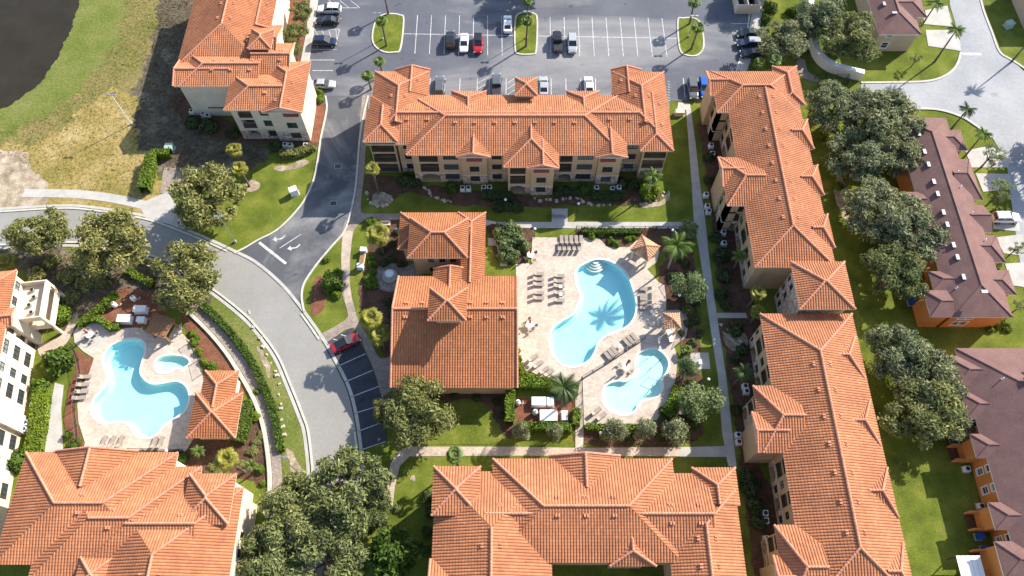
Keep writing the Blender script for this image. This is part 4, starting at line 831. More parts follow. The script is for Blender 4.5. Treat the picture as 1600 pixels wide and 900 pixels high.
def crown_mesh(name, seed, m, nl=50, n=10500, size=.05, squash=.62, lob=(.09, .24), cone=0.0):
    rng = np.random.default_rng(seed); L = []
    while len(L) < nl:
        p = rng.uniform(-1, 1, 3)
        if p[2] < -.5: continue
        if np.linalg.norm(p) < .86 and np.linalg.norm(p) > .25:
            if cone: p[:2] *= 1 - cone * (p[2] + 1) / 2
            L.append(p)
    L = np.array(L); rad = rng.uniform(lob[0], lob[1], nl); w = rad ** 2 / (rad ** 2).sum()
    k = rng.choice(nl, n, p=w); d = rng.normal(0, 1, (n, 3)); d /= np.linalg.norm(d, axis=1)[:, None]
    rr = rng.uniform(0.12, 1, n) ** .4; d[:, 2] = np.where(d[:, 2] < -.3, -d[:, 2] * .6, d[:, 2])
    c = L[k] + d * (rad[k] * rr * rng.uniform(.75, 1.55, n))[:, None]; c[:, 2] *= squash; d[:, 2] += .35
    V, F = leaf_cloud(c, d, size, rng); return mesh_np(name, V, F, m)
def trunk_mesh(name, seed, m=None, h=1.0, r=.075, limbs=7):
    rng = random.Random(seed); mb = MB(); top = Vector((rng.uniform(-.05, .05), rng.uniform(-.05, .05), h * .75))
    mb.tube([(0, 0, 0), (0, 0, h * .12), top * .6, top], [r * 1.35, r, r * .8, r * .55], 7)
    for i in range(limbs):
        a = 2 * math.pi * i / limbs + rng.uniform(-.4, .4); l = rng.uniform(.5, .8); z0 = h * rng.uniform(.4, .75)
        p1 = Vector((math.cos(a) * l * .5, math.sin(a) * l * .5, z0 + .22)); p2 = Vector((math.cos(a) * l, math.sin(a) * l, z0 + rng.uniform(.3, .55)))
        mb.tube([(0, 0, z0), p1, p2], [r * .5, r * .32, r * .12], 5)
    return mb.mesh(name, m or M['bark'])
OAK = [crown_mesh('crown', 10 + i, M['oak']) for i in range(4)]; GREEN = [crown_mesh('crown', 20 + i, M['oak_g']) for i in range(3)]; OLIVE = [crown_mesh('crown', 30 + i, M['oak_y'], n=8500) for i in range(3)]
PALE = [crown_mesh('crown', 50 + i, M['bush_p'], 16, 3600, .075, 1.05, (.25, .42), .35) for i in range(2)]
CONE = [crown_mesh('crown', 60 + i, M['oak'], 16, 4200, .075, 1.25, (.25, .42), .55) for i in range(2)]
MYRT = [crown_mesh('crown', 70, M['bush_p'], 22, 1500, .06, .8, (.12, .26))]
BIGL = [crown_mesh('crown', 80, M['bush'], 20, 3000, .105, .75, (.22, .36))]
TRUNK = [trunk_mesh('trunk', i) for i in range(3)]
KINDS = {'oak': (OAK, .62), 'olive': (OLIVE, .62), 'green': (GREEN, .62), 'pale': (PALE, 1.0), 'cone': (CONE, 1.2), 'myrtle': (MYRT, .8), 'big': (BIGL, .75)}
TI = [0]
def tree(px, py, rpx, kind, label, group=None, lift=.75, name='oak_tree'):
    ms, sq = KINDS[kind]; TI[0] += 1; i = TI[0]; z = 4.0
    for _ in range(4): Rm = rpx * mper(px, py, z); z = Rm * lift + 1.0
    p = at(px, py, z); o = thing(name, label, 'tree', (p.x, p.y, 0), 0, group); rg = random.Random(i)
    Rm *= 1.06
    inst('crown', ms[i % len(ms)], o, (0, 0, z), rg.uniform(0, 6.28), (Rm * 1.08, Rm * 1.08 * rg.uniform(.92, 1.08), Rm * rg.uniform(.95, 1.1)))
    inst('trunk', TRUNK[i % 3], o, (0, 0, 0), rg.uniform(0, 6.28), (Rm, Rm, z * 1.15)); return o
G1 = 'live oaks between the long apartment blocks and the townhouses'
for a in ((1222, 62, 35, 'oak', 'live oak beside the parked cars at the right end of the lot'), (1283, 28, 38, 'oak', 'live oak against the white boundary wall at the top'), (1326, 56, 46, 'green', 'live oak between the white wall and the tan townhouse', ), (1305, 168, 44, 'oak', 'live oak touching the upper right apartment roof'),
          (1376, 186, 54, 'oak', 'large live oak just below the estate road'), (1340, 246, 46, 'oak', 'dark live oak casting shade on the lawn below the road oaks'), (1404, 240, 40, 'oak', 'live oak overlapping the upper part of the mauve roof'), (1376, 330, 50, 'oak', 'grey green live oak middle of the strip, beside the apartment dormers'), (1424, 362, 50, 'oak', 'grey green live oak overhanging the middle of the mauve roof'),
          (1400, 425, 48, 'green', 'live oak above the orange end wall of the townhouse row'), (1402, 556, 50, 'oak', 'live oak just below the orange end wall of the upper row'), (1450, 590, 52, 'oak', 'live oak in front of the lower row roof corner'), (1440, 645, 58, 'green', 'large live oak above the shaded back lawn'), (1484, 652, 36, 'oak', 'live oak nearest the open porches of the lower row')): tree(*a, group=G1)
for a in ((58, 362, 44, 'olive', 'olive green oak at the road edge on the far left'), (174, 380, 56, 'olive', 'large olive green oak arching over the road bend'), (325, 308, 54, 'olive', 'broad olive green oak at the corner of the driveway'), (288, 432, 53, 'olive', 'olive green oak between the road and the small pool yard'),
          (655, 645, 52, 'olive', 'oak at the south west corner of the clubhouse'), (606, 640, 24, 'olive', 'small yellowish oak leaning over the parking bays'), (545, 765, 62, 'green', 'oak overhanging the road beside the lower walk'), (455, 800, 58, 'green', 'oak over the verge left of the road at the bottom'), (420, 868, 52, 'green', 'bottom oak next to the cascading roof building'), (505, 875, 60, 'green', 'bottom oak hiding the lower end of the road'), (585, 800, 36, 'green', 'oak beside the curved paver path at the bottom')): tree(*a)
for a in ((842, -52, 46, 'oak', 'oak beyond the top edge casting shade on the upper stalls'), (1205, -40, 40, 'oak', 'oak beyond the top edge behind the bin enclosure'), (1690, 215, 60, 'oak', 'oak beyond the right edge shading the estate road')): tree(*a)
tree(612, 868, 40, 'big', 'glossy large leaved tree beside the bottom apartment block', lift=.8, name='leafy_tree')
for a in ((1077, 447, 25, 'pale', 'pale green tree beside the shaded corner of the pool court'), (1078, 357, 15, 'pale', 'small pale tree at the corner of the court walk'), (1096, 627, 30, 'pale', 'pale bushy tree inside the lower right court lawn'), (1074, 574, 16, 'pale', 'round bright tree next to the equipment slab')): tree(*a, lift=.95, name='ornamental_tree')
for a in ((1056, 675, 21, 'cone', 'conical tree farthest right in the row below the wading pool'), (1008, 671, 18, 'cone', 'conical tree second from right below the wading pool'), (960, 673, 19, 'cone', 'conical tree right of the deck gate below the wading pool'), (868, 677, 14, 'cone', 'small conical tree right of the pair below the equipment yard'), (815, 674, 14, 'cone', 'small conical tree left of the pair below the equipment yard')): tree(*a, lift=1.0, name='conifer')
for a in ((470, 18, 18, 'olive', 'upper small tree beside the left parking stalls'), (462, 52, 18, 'olive', 'middle small tree beside the left parking stalls'), (460, 78, 13, 'olive', 'lower small tree beside the left parking stalls')): tree(*a, lift=1.0, name='small_tree')
for a in ((1550, 243, 19, 'myrtle', 'sparse myrtle tree by the first drive of the mauve row'), (1566, 298, 19, 'myrtle', 'myrtle tree above the white parked van'), (1590, 388, 12, 'myrtle', 'small myrtle by the drive below the white van'), (1596, 478, 12, 'myrtle', 'small tree at the lower end of the mauve row'), (1430, 36, 10, 'myrtle', 'tiny myrtle by the tan townhouse drives')): tree(*a, lift=1.1, name='myrtle_tree')
tree(1432, 92, 9, 'myrtle', 'small tree on the palm lawn by the tan wall', lift=1.0, name='myrtle_tree')
# ---- palms
def fan_crown(name, seed, m, n=50):
    rng = np.random.default_rng(seed); V, F = [], []
    for i in range(n):
        a = i * 2.4 + rng.uniform(-.2, .2); el = rng.uniform(-.5, .8); d = Vector((math.cos(a) * math.cos(el), math.sin(a) * math.cos(el), math.sin(el))); L = rng.uniform(.38, .6) if el < .25 else rng.uniform(.04, .42)
        up = Vector((0, 0, 1)); s = d.cross(up); s = s.normalized() if s.length > .05 else Vector((1, 0, 0)); nn = s.cross(d); c = d * L
        b = len(V); V += [tuple(d * .05 + s * .012), tuple(d * .05 - s * .012), tuple(c)]; F.append((b, b + 1, b + 2, b + 2))
        for k in range(9):
            t = (k - 4) / 4 * 1.25; dr = (d * math.cos(t) + s * math.sin(t)).normalized(); tip = c + dr * rng.uniform(.36, .46) - up * .13
            sd = dr.cross(nn).normalized() * .035; b = len(V); V += [tuple(c), tuple(c + dr * .22 + sd), tuple(tip), tuple(c + dr * .22 - sd)]; F.append((b, b + 1, b + 2, b + 3))
    return mesh_np(name, np.array(V), np.array(F), m)
FANS = {k: fan_crown('crown', s, M[k]) for s, k in enumerate(('palm_leaf', 'palm_y', 'palm_d'))}
def frond_mesh(name, seed, m, droop=.9):
    rng = random.Random(seed); mb = MB(); pts = []
    for i in range(9): t = i / 8; pts.append(Vector((t * (1 - .18 * t * droop), 0, .42 * t - droop * t * t * .75)))
    mb.tube(pts, [.018 * (1 - i / 10) for i in range(9)], 3)
    for i in range(22):
        t = .12 + .86 * i / 21; k = min(int(t * 8), 7); f = t * 8 - k; p = pts[k].lerp(pts[k + 1], f); tg = (pts[k + 1] - pts[k]).normalized(); l = .26 * math.sin(math.pi * min(t * .9 + .12, 1)) + .05
        for sd in (-1, 1):
            dr = (tg * .55 + Vector((0, sd, -.25))).normalized(); w = tg * .022; mb.raw([p - w, p + w, p + dr * l + Vector((0, 0, -l * .25))], [(0, 1, 2)])
    return mb.mesh(name, m)
FROND = {'palm_leaf': [frond_mesh('frond', i, M['palm_leaf'], .7 + .25 * i) for i in range(3)], 'palm_d': [frond_mesh('frond', 5 + i, M['palm_d'], .7 + .25 * i) for i in range(3)]}
def proj(X, Y, Z):
    Z -= CAM_H; f = Y * math.sin(TILT) - Z * math.cos(TILT); b = -(Y * math.cos(TILT) + Z * math.sin(TILT)); return 800 + X / f * FPX, 450 + b / f * FPX
def pheight(base, top):
    p = at(*base); return min(np.arange(1.0, 16, .1), key=lambda h: (proj(p.x, p.y, h)[0] - top[0]) ** 2 + (proj(p.x, p.y, h)[1] - top[1]) ** 2)
PT = {}
def palm(base, top, rpx, kind, label, m='palm_leaf', group=None, pale=False):
    TI[0] += 1; rg = random.Random(TI[0]); h = float(pheight(base, top)) if top else 1.5; p = at(*base); Rm = rpx * mper(base[0], base[1], h) * (1.0 if kind == 'fan' else 1.0)
    o = thing('palm_tree', label, 'palm tree', p, 0, group); lx, ly = rg.uniform(-.15, .15), rg.uniform(-.15, .15)
    MB().tube([(0, 0, 0), (lx * .4, ly * .4, h * .4), (lx, ly, h * .8), (lx, ly, h)], [.24, .17, .16, .13] if kind == 'fan' else [.22, .15, .12, .10], 8).build('trunk', M['bark_pale'] if pale else M['bark'], o)
    if kind == 'fan': inst('crown', FANS[m], o, (lx, ly, h), rg.uniform(0, 6), Rm * 1.0)
    else:
        for i in range(15):
            fr = inst('frond', FROND[m][i % 3], o, (lx, ly, h), i * 2.4 + rg.uniform(-.2, .2), Rm * rg.uniform(.9, 1.12)); fr.rotation_euler[1] = -rg.uniform(-.1, .75) * (1 - (i % 3) * .4)
    return o
GP = 'fan palms in the parking islands'
for a in (((604, 72), (597, 31), 12, 'fan', 'fan palm on the lower half of the left parking island', 'palm_leaf', GP), ((607, 22), (605, -12), 12, 'fan', 'fan palm trunk at the top edge of the left parking island', 'palm_leaf', GP), ((598, 118), (597, 93), 11, 'fan', 'fan palm at the corner of the lot, north of the pair', 'palm_leaf', GP), ((580, 140), (578, 117), 12, 'fan', 'fan palm nearest the left gable of the long block', 'palm_leaf', GP),
          ((822, 73), (822, 30), 12, 'fan', 'fan palm in the middle parking island', 'palm_leaf', GP), ((824, 28), (824, 2), 10, 'fan', 'fan palm at the top end of the middle parking island', 'palm_leaf', GP), ((1080, 77), (1089, 41), 13, 'fan', 'fan palm low on the right parking island', 'palm_leaf', GP), ((1077, 38), (1085, 4), 12, 'fan', 'fan palm at the top of the right parking island', 'palm_leaf', GP),
          ((379, 262), (366, 232), 16, 'fan', 'bright fan palm, upper of two on the shaded driveway lawn', 'palm_y'), ((390, 291), (376, 261), 16, 'fan', 'bright fan palm in the pale sand ring on the driveway lawn', 'palm_y'), ((592, 302), (582, 262), 15, 'fan', 'fan palm at the left front corner of the long block', 'palm_y'), ((600, 396), (589, 366), 24, 'fan', 'yellow fan palm near the bench by the clubhouse', 'palm_y'),
          ((592, 528), (578, 498), 23, 'fan', 'yellow fan palm, upper of two beside the parking bays', 'palm_y'), ((602, 545), (592, 522), 23, 'fan', 'yellow fan palm, lower of two beside the parking bays', 'palm_y'), ((1168, 480), (1179, 452), 16, 'fan', 'yellow fan palm in the recess of the east block, upper one', 'palm_y'), ((1172, 505), (1181, 482), 15, 'fan', 'yellow fan palm in the recess of the east block, lower one', 'palm_y'),
          ((1180, 118), (1189, 98), 13, 'fan', 'fan palm beside the last stall by the apartment roof', 'palm_leaf'), ((1200, 118), (1212, 92), 14, 'fan', 'fan palm between the lot and the right block roof', 'palm_leaf'), ((383, 738), (356, 714), 22, 'fan', 'yellow green fan palm below the small pool house', 'palm_y'), ((716, 728), (714, 710), 17, 'fan', 'fan palm on the lower walk lawn', 'palm_leaf'),
          ((1070, 552), (1068, 545), 11, 'fan', 'small fan palm behind the wading pool deck', 'palm_leaf'), ((1072, 486), (1070, 480), 10, 'fan', 'low fan palm above the square kiosk', 'palm_leaf'), ((13, 412), (10, 408), 20, 'fan', 'bright low palm at the left edge above the tiled roof', 'palm_y')): palm(*a)
for a in (((1044, 419), (1058, 385), 30, 'feather', 'tall bright feather palm with white trunk by the pool court', 'palm_leaf', None, True), ((876, 638), (884, 606), 32, 'feather', 'feather palm over the equipment yard hedge', 'palm_d'), ((1460, 97), (1494, 46), 17, 'feather', 'tall feather palm leaning shadow on the palm lawn', 'palm_leaf', None), ((1440, 40), (1459, 4), 17, 'feather', 'feather palm at the top by the tan townhouse drives'),
          ((1487, 201), (1509, 170), 16, 'feather', 'feather palm on the corner lawn, upper of two', 'palm_d'), ((1505, 247), (1537, 210), 17, 'feather', 'feather palm on the corner lawn, lower of two', 'palm_leaf'), ((1580, 97), (1618, 48), 16, 'feather', 'feather palm rooted at the bend of the estate road kerb'), ((1145, 602), (1155, 576), 20, 'feather', 'feather palm beside the east walk', 'palm_d'), ((1146, 420), (1153, 397), 16, 'feather', 'slender feather palm between the upper east block and the walk', 'palm_leaf'),
          ((1011, 306), (1023, 276), 18, 'feather', 'white trunked palm clump at the right front corner of the long block', 'palm_leaf', None, True), ((320, 712), (311, 702), 13, 'feather', 'leafy banana like palm below the pool house wall', 'palm_leaf'), ((404, 735), (397, 722), 13, 'feather', 'leafy palm by the curved walk below the pool house', 'palm_leaf'), ((604, 455), (598, 470), 0.1, 'feather', 'x'))[:12]: palm(*a)
M['hedge_core'] = plain('hedge_core', (.05, .075, .014), .9, .1, 0, .3)
# ---- shrubs and hedges
def blob_mesh(name, seed, m, n=900, size=.13):
    rng = np.random.default_rng(seed); d = rng.normal(0, 1, (n, 3)); d /= np.linalg.norm(d, axis=1)[:, None]; d[:, 2] = np.abs(d[:, 2]) * rng.choice([1, 1, 1, -.35], n)
    bump_ = 1 + .14 * np.sin(d[:, 0] * 5 + seed) + .12 * np.sin(d[:, 1] * 6 + 2 * seed); c = d * (bump_ * rng.uniform(.75, 1.02, n))[:, None]
    V, F = leaf_cloud(c, d, size, rng, .6, .55); return mesh_np(name, V, F, m)
BLOB = {k: [blob_mesh('shrub', 3 * i + j, M[k]) for j in range(2)] for i, k in enumerate(('bush', 'bush_b', 'bush_p', 'oak', 'oak_y', 'palm_d'))}
def shrub(px, py, rpx, label, m='bush', group=None, flat=.85):
    TI[0] += 1; rg = random.Random(TI[0]); Rm = rpx * mper(px, py, .5); p = at(px, py, Rm * flat * .6)
    o = inst('shrub', BLOB[m][TI[0] % 2], None, (p.x, p.y, Rm * flat * .3), rg.uniform(0, 6.28), (Rm, Rm * rg.uniform(.85, 1.15), Rm * flat)); return tag(o, label, 'shrub', group)
ORD = ('first', 'second', 'third', 'fourth', 'fifth', 'sixth', 'seventh', 'eighth', 'ninth', 'tenth', 'eleventh', 'twelfth', 'thirteenth', 'fourteenth', 'fifteenth', 'sixteenth', 'seventeenth', 'eighteenth')
def ranked(pts):
    """points in reading order along their longer spread, with a phrase for the place in that order"""
    if not pts: return []
    dx = max(p[0] for p in pts) - min(p[0] for p in pts); dy = max(p[1] for p in pts) - min(p[1] for p in pts); ax = 0 if dx >= dy else 1
    return [(p, ', %s from %s' % (ORD[k], 'left' if ax == 0 else 'top') if len(pts) > 1 else '') for k, p in enumerate(sorted(pts, key=lambda q: q[ax]))]
def shrubs(pts, label, group, m='bush', flat=.85):
    for (x, y, r), w in ranked(pts): shrub(x, y, r, label + w, m, group, flat)
def hedge(line, w, h, label, m='bush', dens=52, group=None, name='hedge'):
    L = [Vector((v.x, v.y)) for v in ats(smooth(line, 4, False) if len(line) > 2 else line)]; TI[0] += 1; rng = np.random.default_rng(TI[0]); C, Nn = [], []; c0 = L[0]
    for a, b in zip(L, L[1:]):
        d = b - a; l = d.length
        if l < 1e-6: continue
        d /= l; s = Vector((-d.y, d.x)); n = max(4, int(l * (w + 2 * h) * dens))
        t = rng.uniform(0, l, n); q = rng.uniform(-1, 1, n) * (w / 2 + h)
        off = np.clip(q, -w / 2, w / 2); z = np.where(np.abs(q) > w / 2, h - (np.abs(q) - w / 2), h) + rng.normal(0, .05, n); side = np.where(np.abs(q) > w / 2, np.sign(q), 0)
        off = off + rng.normal(0, .06, n) + .08 * np.sin(t * 2.1)
        C.append(np.stack([a.x - c0.x + d.x * t + s.x * off, a.y - c0.y + d.y * t + s.y * off, np.maximum(z, .05)], 1)); Nn.append(np.stack([s.x * side, s.y * side, np.where(side == 0, 1.0, .2)], 1))
    V, F = leaf_cloud(np.concatenate(C), np.concatenate(Nn), .16, rng, .6, .5); o = thing(name, label, 'hedge', (c0.x, c0.y, 0), 0, group)
    inst('foliage', mesh_np('foliage', V, F, M[m]), o)
    ll = [(p.x - c0.x, p.y - c0.y) for p in L]; k = ribbon('stems', ll, w * .86, h * .9, M['hedge_core'], h * .9, parent=o); return o
hedge([(800, 603), (850, 604), (903, 613)], 1.5, 1.9, 'tall bright hedge along the top of the pool equipment yard', 'bush_b')
hedge([(797, 614), (796, 664)], 1.2, 1.9, 'tall hedge on the left side of the pool equipment yard', 'bush_b'); hedge([(899, 642), (900, 668)], 1.0, 1.7, 'short hedge on the right side of the pool equipment yard', 'bush_b'); hedge([(808, 668), (893, 671)], 1.0, 1.5, 'hedge along the bottom of the pool equipment yard', 'bush_b')
hedge([(316, 476), (352, 511), (386, 554), (411, 601), (429, 650), (440, 706)], 1.0, .7, 'long curved clipped hedge beside the road bend', 'bush')
hedge([(70, 612), (66, 640), (62, 675), (52, 715)], 2.3, 1.2, 'thick bright hedge along the cream building', 'bush_b'); hedge([(241, 250), (236, 272), (229, 302)], 1.7, 1.9, 'bright hedge left of the shaded equipment pad', 'bush_b'); hedge([(240, 246), (270, 244)], 1.2, 1.6, 'short hedge above the shaded equipment pad', 'bush_b')
hedge([(126, 512), (150, 494), (186, 462)], .9, 1.3, 'yellow green hedge running up from the round deck pad', 'bush_b'); hedge([(135, 503), (158, 502), (176, 514), (190, 512)], .8, 1.1, 'curved hedge behind the round deck pad', 'bush_b')
hedge([(908, 363), (960, 365), (1000, 365)], .8, .9, 'low hedge along the fence at the top of the pool court', 'bush'); hedge([(915, 669), (995, 671)], .9, 1.0, 'hedge below the wading pool deck', 'bush_b')
hedge([(1060, 608), (1054, 628), (1038, 652)], 2.0, 1.4, 'thick bright hedge curving round the wading pool deck', 'bush_b'); hedge([(440, 244), (465, 243), (492, 233)], 1.3, 1.1, 'yellowish hedge below the arched porch building', 'oak_y')
hedge([(383, 630), (385, 655), (372, 692)], 2.0, 1.2, 'hedge wrapping the right side of the small pool house', 'bush'); hedge([(200, 424), (242, 447)], 1.0, .8, 'short clipped hedge under the road oaks', 'bush_b')
hedge([(752, 306), (800, 309)], 1.7, .8, 'low dark hedge in front of the long block, left part', 'palm_d'); hedge([(925, 308), (975, 308)], 1.7, .8, 'low dark hedge in front of the long block, right part', 'palm_d'); hedge([(770, 322), (812, 327)], 1.5, .7, 'low ground hedge beside the lamp in front of the long block', 'palm_d')
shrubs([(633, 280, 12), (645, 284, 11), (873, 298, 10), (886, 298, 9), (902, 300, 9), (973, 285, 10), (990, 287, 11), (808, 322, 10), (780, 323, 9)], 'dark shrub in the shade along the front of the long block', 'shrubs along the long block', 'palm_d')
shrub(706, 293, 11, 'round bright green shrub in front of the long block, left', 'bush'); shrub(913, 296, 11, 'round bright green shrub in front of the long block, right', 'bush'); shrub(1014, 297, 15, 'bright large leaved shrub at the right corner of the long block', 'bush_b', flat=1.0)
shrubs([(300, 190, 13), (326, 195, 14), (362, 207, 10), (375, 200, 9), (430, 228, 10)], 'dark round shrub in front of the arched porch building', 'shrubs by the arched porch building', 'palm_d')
shrubs([(498, 144, 8), (499, 155, 8)], 'bright shrub at the end wall by the driveway kerb', 'end wall shrubs', 'bush_b')
shrub(580, 347, 9, 'ball shaped bright shrub beside the yellow palm', 'bush_b'); shrub(517, 440, 17, 'round dark shrub on the driveway corner lawn', 'bush', flat=1.1); shrubs([(527, 425, 8), (525, 460, 8), (510, 405, 6)], 'small bright shrub on the driveway corner lawn', 'corner lawn shrubs', 'bush_b')
shrubs([(580, 402, 6), (581, 412, 7), (582, 424, 7), (576, 434, 8), (583, 438, 7), (577, 445, 7), (586, 446, 6)], 'small bright shrub between the walk and the fountain', 'fountain walk shrubs', 'bush_b')
shrubs([(782, 362, 14), (798, 358, 15), (790, 380, 14), (808, 372, 13), (820, 385, 10), (800, 398, 12), (785, 400, 9)], 'pale leafy shrub in the bed between the clubhouse and the deck', 'clubhouse deck bed shrubs', 'bush_p', 1.1)
shrubs([(955, 376, 6), (963, 381, 6), (982, 373, 6), (990, 371, 5), (925, 368, 7), (940, 366, 6)], 'small bright shrub in the bed beside the orange pavilion', 'pavilion bed shrubs', 'bush_b')
shrubs([(807, 548, 6), (809, 560, 7), (812, 572, 7), (818, 584, 7), (826, 590, 7)], 'bright shrub along the clubhouse wall by the deck', 'clubhouse wall shrubs', 'bush_b')
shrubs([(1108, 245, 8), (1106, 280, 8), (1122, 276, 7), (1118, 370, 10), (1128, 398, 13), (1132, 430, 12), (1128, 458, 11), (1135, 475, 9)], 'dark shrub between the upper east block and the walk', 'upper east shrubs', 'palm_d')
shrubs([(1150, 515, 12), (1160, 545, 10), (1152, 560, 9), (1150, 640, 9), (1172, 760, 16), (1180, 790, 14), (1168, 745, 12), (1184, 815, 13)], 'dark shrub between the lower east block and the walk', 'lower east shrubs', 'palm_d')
shrub(90, 562, 24, 'big glossy round shrub in front of the cream building', 'bush', flat=.9); shrub(62, 602, 14, 'round bright shrub above the thick hedge', 'bush_b'); shrub(94, 492, 16, 'bright shrub under the cream balcony', 'bush_b'); shrub(22, 722, 18, 'dark round shrub at the corner of the cascading roof', 'bush')
shrubs([(300, 520, 6), (303, 535, 7), (310, 550, 7), (318, 565, 7), (330, 572, 8), (308, 528, 5)], 'bright shrub in the bed right of the spa', 'spa bed shrubs', 'bush_b')
shrubs([(400, 612, 5), (398, 650, 8), (405, 733, 8), (410, 755, 5)], 'round bright shrub by the curved walk', 'curved walk shrubs', 'bush_b'); shrubs([(270, 712, 10), (285, 715, 9), (262, 725, 7), (112, 695, 9), (105, 680, 8), (122, 690, 6)], 'leafy shrub in the bed below the small pool', 'small pool bed shrubs', 'bush')
shrubs([(400, 690, 8), (395, 705, 9), (408, 680, 7), (355, 745, 8), (340, 738, 7), (330, 728, 7), (378, 725, 7)], 'dry reddish brown ground shrub below the pool house', 'dry shrubs', 'oak_y', .5)
shrubs([(470, 25, 0.1)][:0], 'x', 'x'); shrubs([(1240, 18, 10), (1205, 12, 12), (1198, 30, 9), (1255, 60, 8)], 'dark shrub behind the bin enclosure', 'enclosure shrubs', 'bush'); shrubs([(1275, 182, 10), (1287, 210, 9), (1296, 250, 9), (1310, 290, 8)], 'ragged bright shrub in the strip beside the upper east block', 'oak strip shrubs', 'bush_b', .6)
shrubs([(1075, 505, 7), (1088, 470, 8), (1020, 660, 5), (1035, 640, 5), (1065, 520, 6)], 'small dark shrub at the edge of the pool court deck', 'court edge shrubs', 'palm_d'); shrubs([(80, 408, 14), (55, 430, 14), (105, 430, 14), (70, 455, 14), (135, 440, 15), (160, 440, 12), (110, 465, 13)], 'olive undergrowth shrub below the road oaks', 'grove shrubs', 'oak_y', .6)
shrubs([(1560, 505, 8), (1575, 512, 7), (1548, 515, 6), (1500, 690, 0.1)][:3], 'bright shrub by the orange end wall porch', 'porch shrubs', 'bush_b'); shrubs([(668, 775, 10), (672, 800, 10), (668, 830, 9), (665, 860, 9)], 'dark shrub beside the west wall of the bottom block', 'bottom block shrubs', 'palm_d'); shrubs([(1560, 330, 9), (1572, 326, 7), (1560, 405, 6)], 'bright shrub between the drives of the mauve row', 'drive shrubs', 'bush_b')

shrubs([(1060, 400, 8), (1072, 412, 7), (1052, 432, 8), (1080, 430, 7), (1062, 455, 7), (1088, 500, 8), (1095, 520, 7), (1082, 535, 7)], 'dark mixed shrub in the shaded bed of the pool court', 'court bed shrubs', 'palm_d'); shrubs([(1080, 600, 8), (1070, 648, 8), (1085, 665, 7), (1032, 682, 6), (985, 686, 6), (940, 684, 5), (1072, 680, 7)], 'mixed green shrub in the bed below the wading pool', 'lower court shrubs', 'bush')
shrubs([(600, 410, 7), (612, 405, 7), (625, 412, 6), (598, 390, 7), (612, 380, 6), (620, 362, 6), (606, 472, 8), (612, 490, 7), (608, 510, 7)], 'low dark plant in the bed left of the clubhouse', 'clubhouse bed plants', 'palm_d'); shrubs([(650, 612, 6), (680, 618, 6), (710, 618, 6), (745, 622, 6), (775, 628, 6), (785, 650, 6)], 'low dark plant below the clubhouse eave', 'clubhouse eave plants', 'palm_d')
# leaf litter on the beds and rough tufts on the meadow: too small to count
def scatter(name, label, cat, polys, per, size, m, zmax, aspect, seed):
    rng = np.random.default_rng(seed); C = []
    for P_ in polys:
        A = np.array(P_); x0, y0 = A.min(0); x1, y1 = A.max(0); n = int((x1 - x0) * (y1 - y0) * per); q = rng.uniform((x0, y0), (x1, y1), (n, 2)); ins = np.zeros(n, bool); j = len(A) - 1
        for i in range(len(A)):
            a, b_ = A[i], A[j]; c = (a[1] > q[:, 1]) != (b_[1] > q[:, 1]); t = (b_[0] - a[0]) * (q[:, 1] - a[1]) / (b_[1] - a[1] + 1e-12) + a[0]; ins ^= c & (q[:, 0] < t); j = i
        C.append(q[ins])
    C = np.concatenate(C); n = len(C); P3 = np.column_stack([C, rng.uniform(.06, zmax, n)]); V, F = leaf_cloud(P3, np.tile([0, 0, 1.0], (n, 1)), size, rng, aspect, .6)
    return tag(inst(name, mesh_np(name, V, F, m)), label, cat, None, 'stuff')
M['litter'] = leaf_mat('leaf_litter', [(.05, .03, .02), (.12, .07, .04), (.20, .13, .08), (.08, .09, .025)], .9, .1); M['tuft'] = leaf_mat('grass_tuft', [(.15, .15, .04), (.25, .21, .07), (.34, .27, .12), (.19, .19, .045)], .9, .2)
scatter('leaf_litter', 'scattered leaf litter over the planting beds', 'leaf litter', BEDS, 9, .10, M['litter'], .12, .5, 3)
scatter('grass', 'rough grass tufts across the dry meadow by the pond', 'grass', [W2([(200, 0), (262, 0), (232, 90), (180, 145), (90, 215), (0, 236), (0, 205), (100, 165), (150, 115), (185, 60)]), W2([(0, 236), (90, 215), (180, 142), (210, 160), (212, 215), (240, 300), (90, 295)])], 5, .17, M['tuft'], .18, .3, 4)
scatter('undergrowth', 'low scrub under the shade of the arched porch building', 'undergrowth', [W2([(258, 0), (305, 0), (300, 60), (280, 135), (300, 190), (395, 225), (320, 270), (240, 265), (212, 215), (210, 160), (235, 85)]), W2([(0, 392), (150, 392), (260, 418), (300, 470), (240, 470), (180, 466), (120, 510), (90, 490), (60, 430)])], 5, .18, M['litter'], .2, .4, 5)
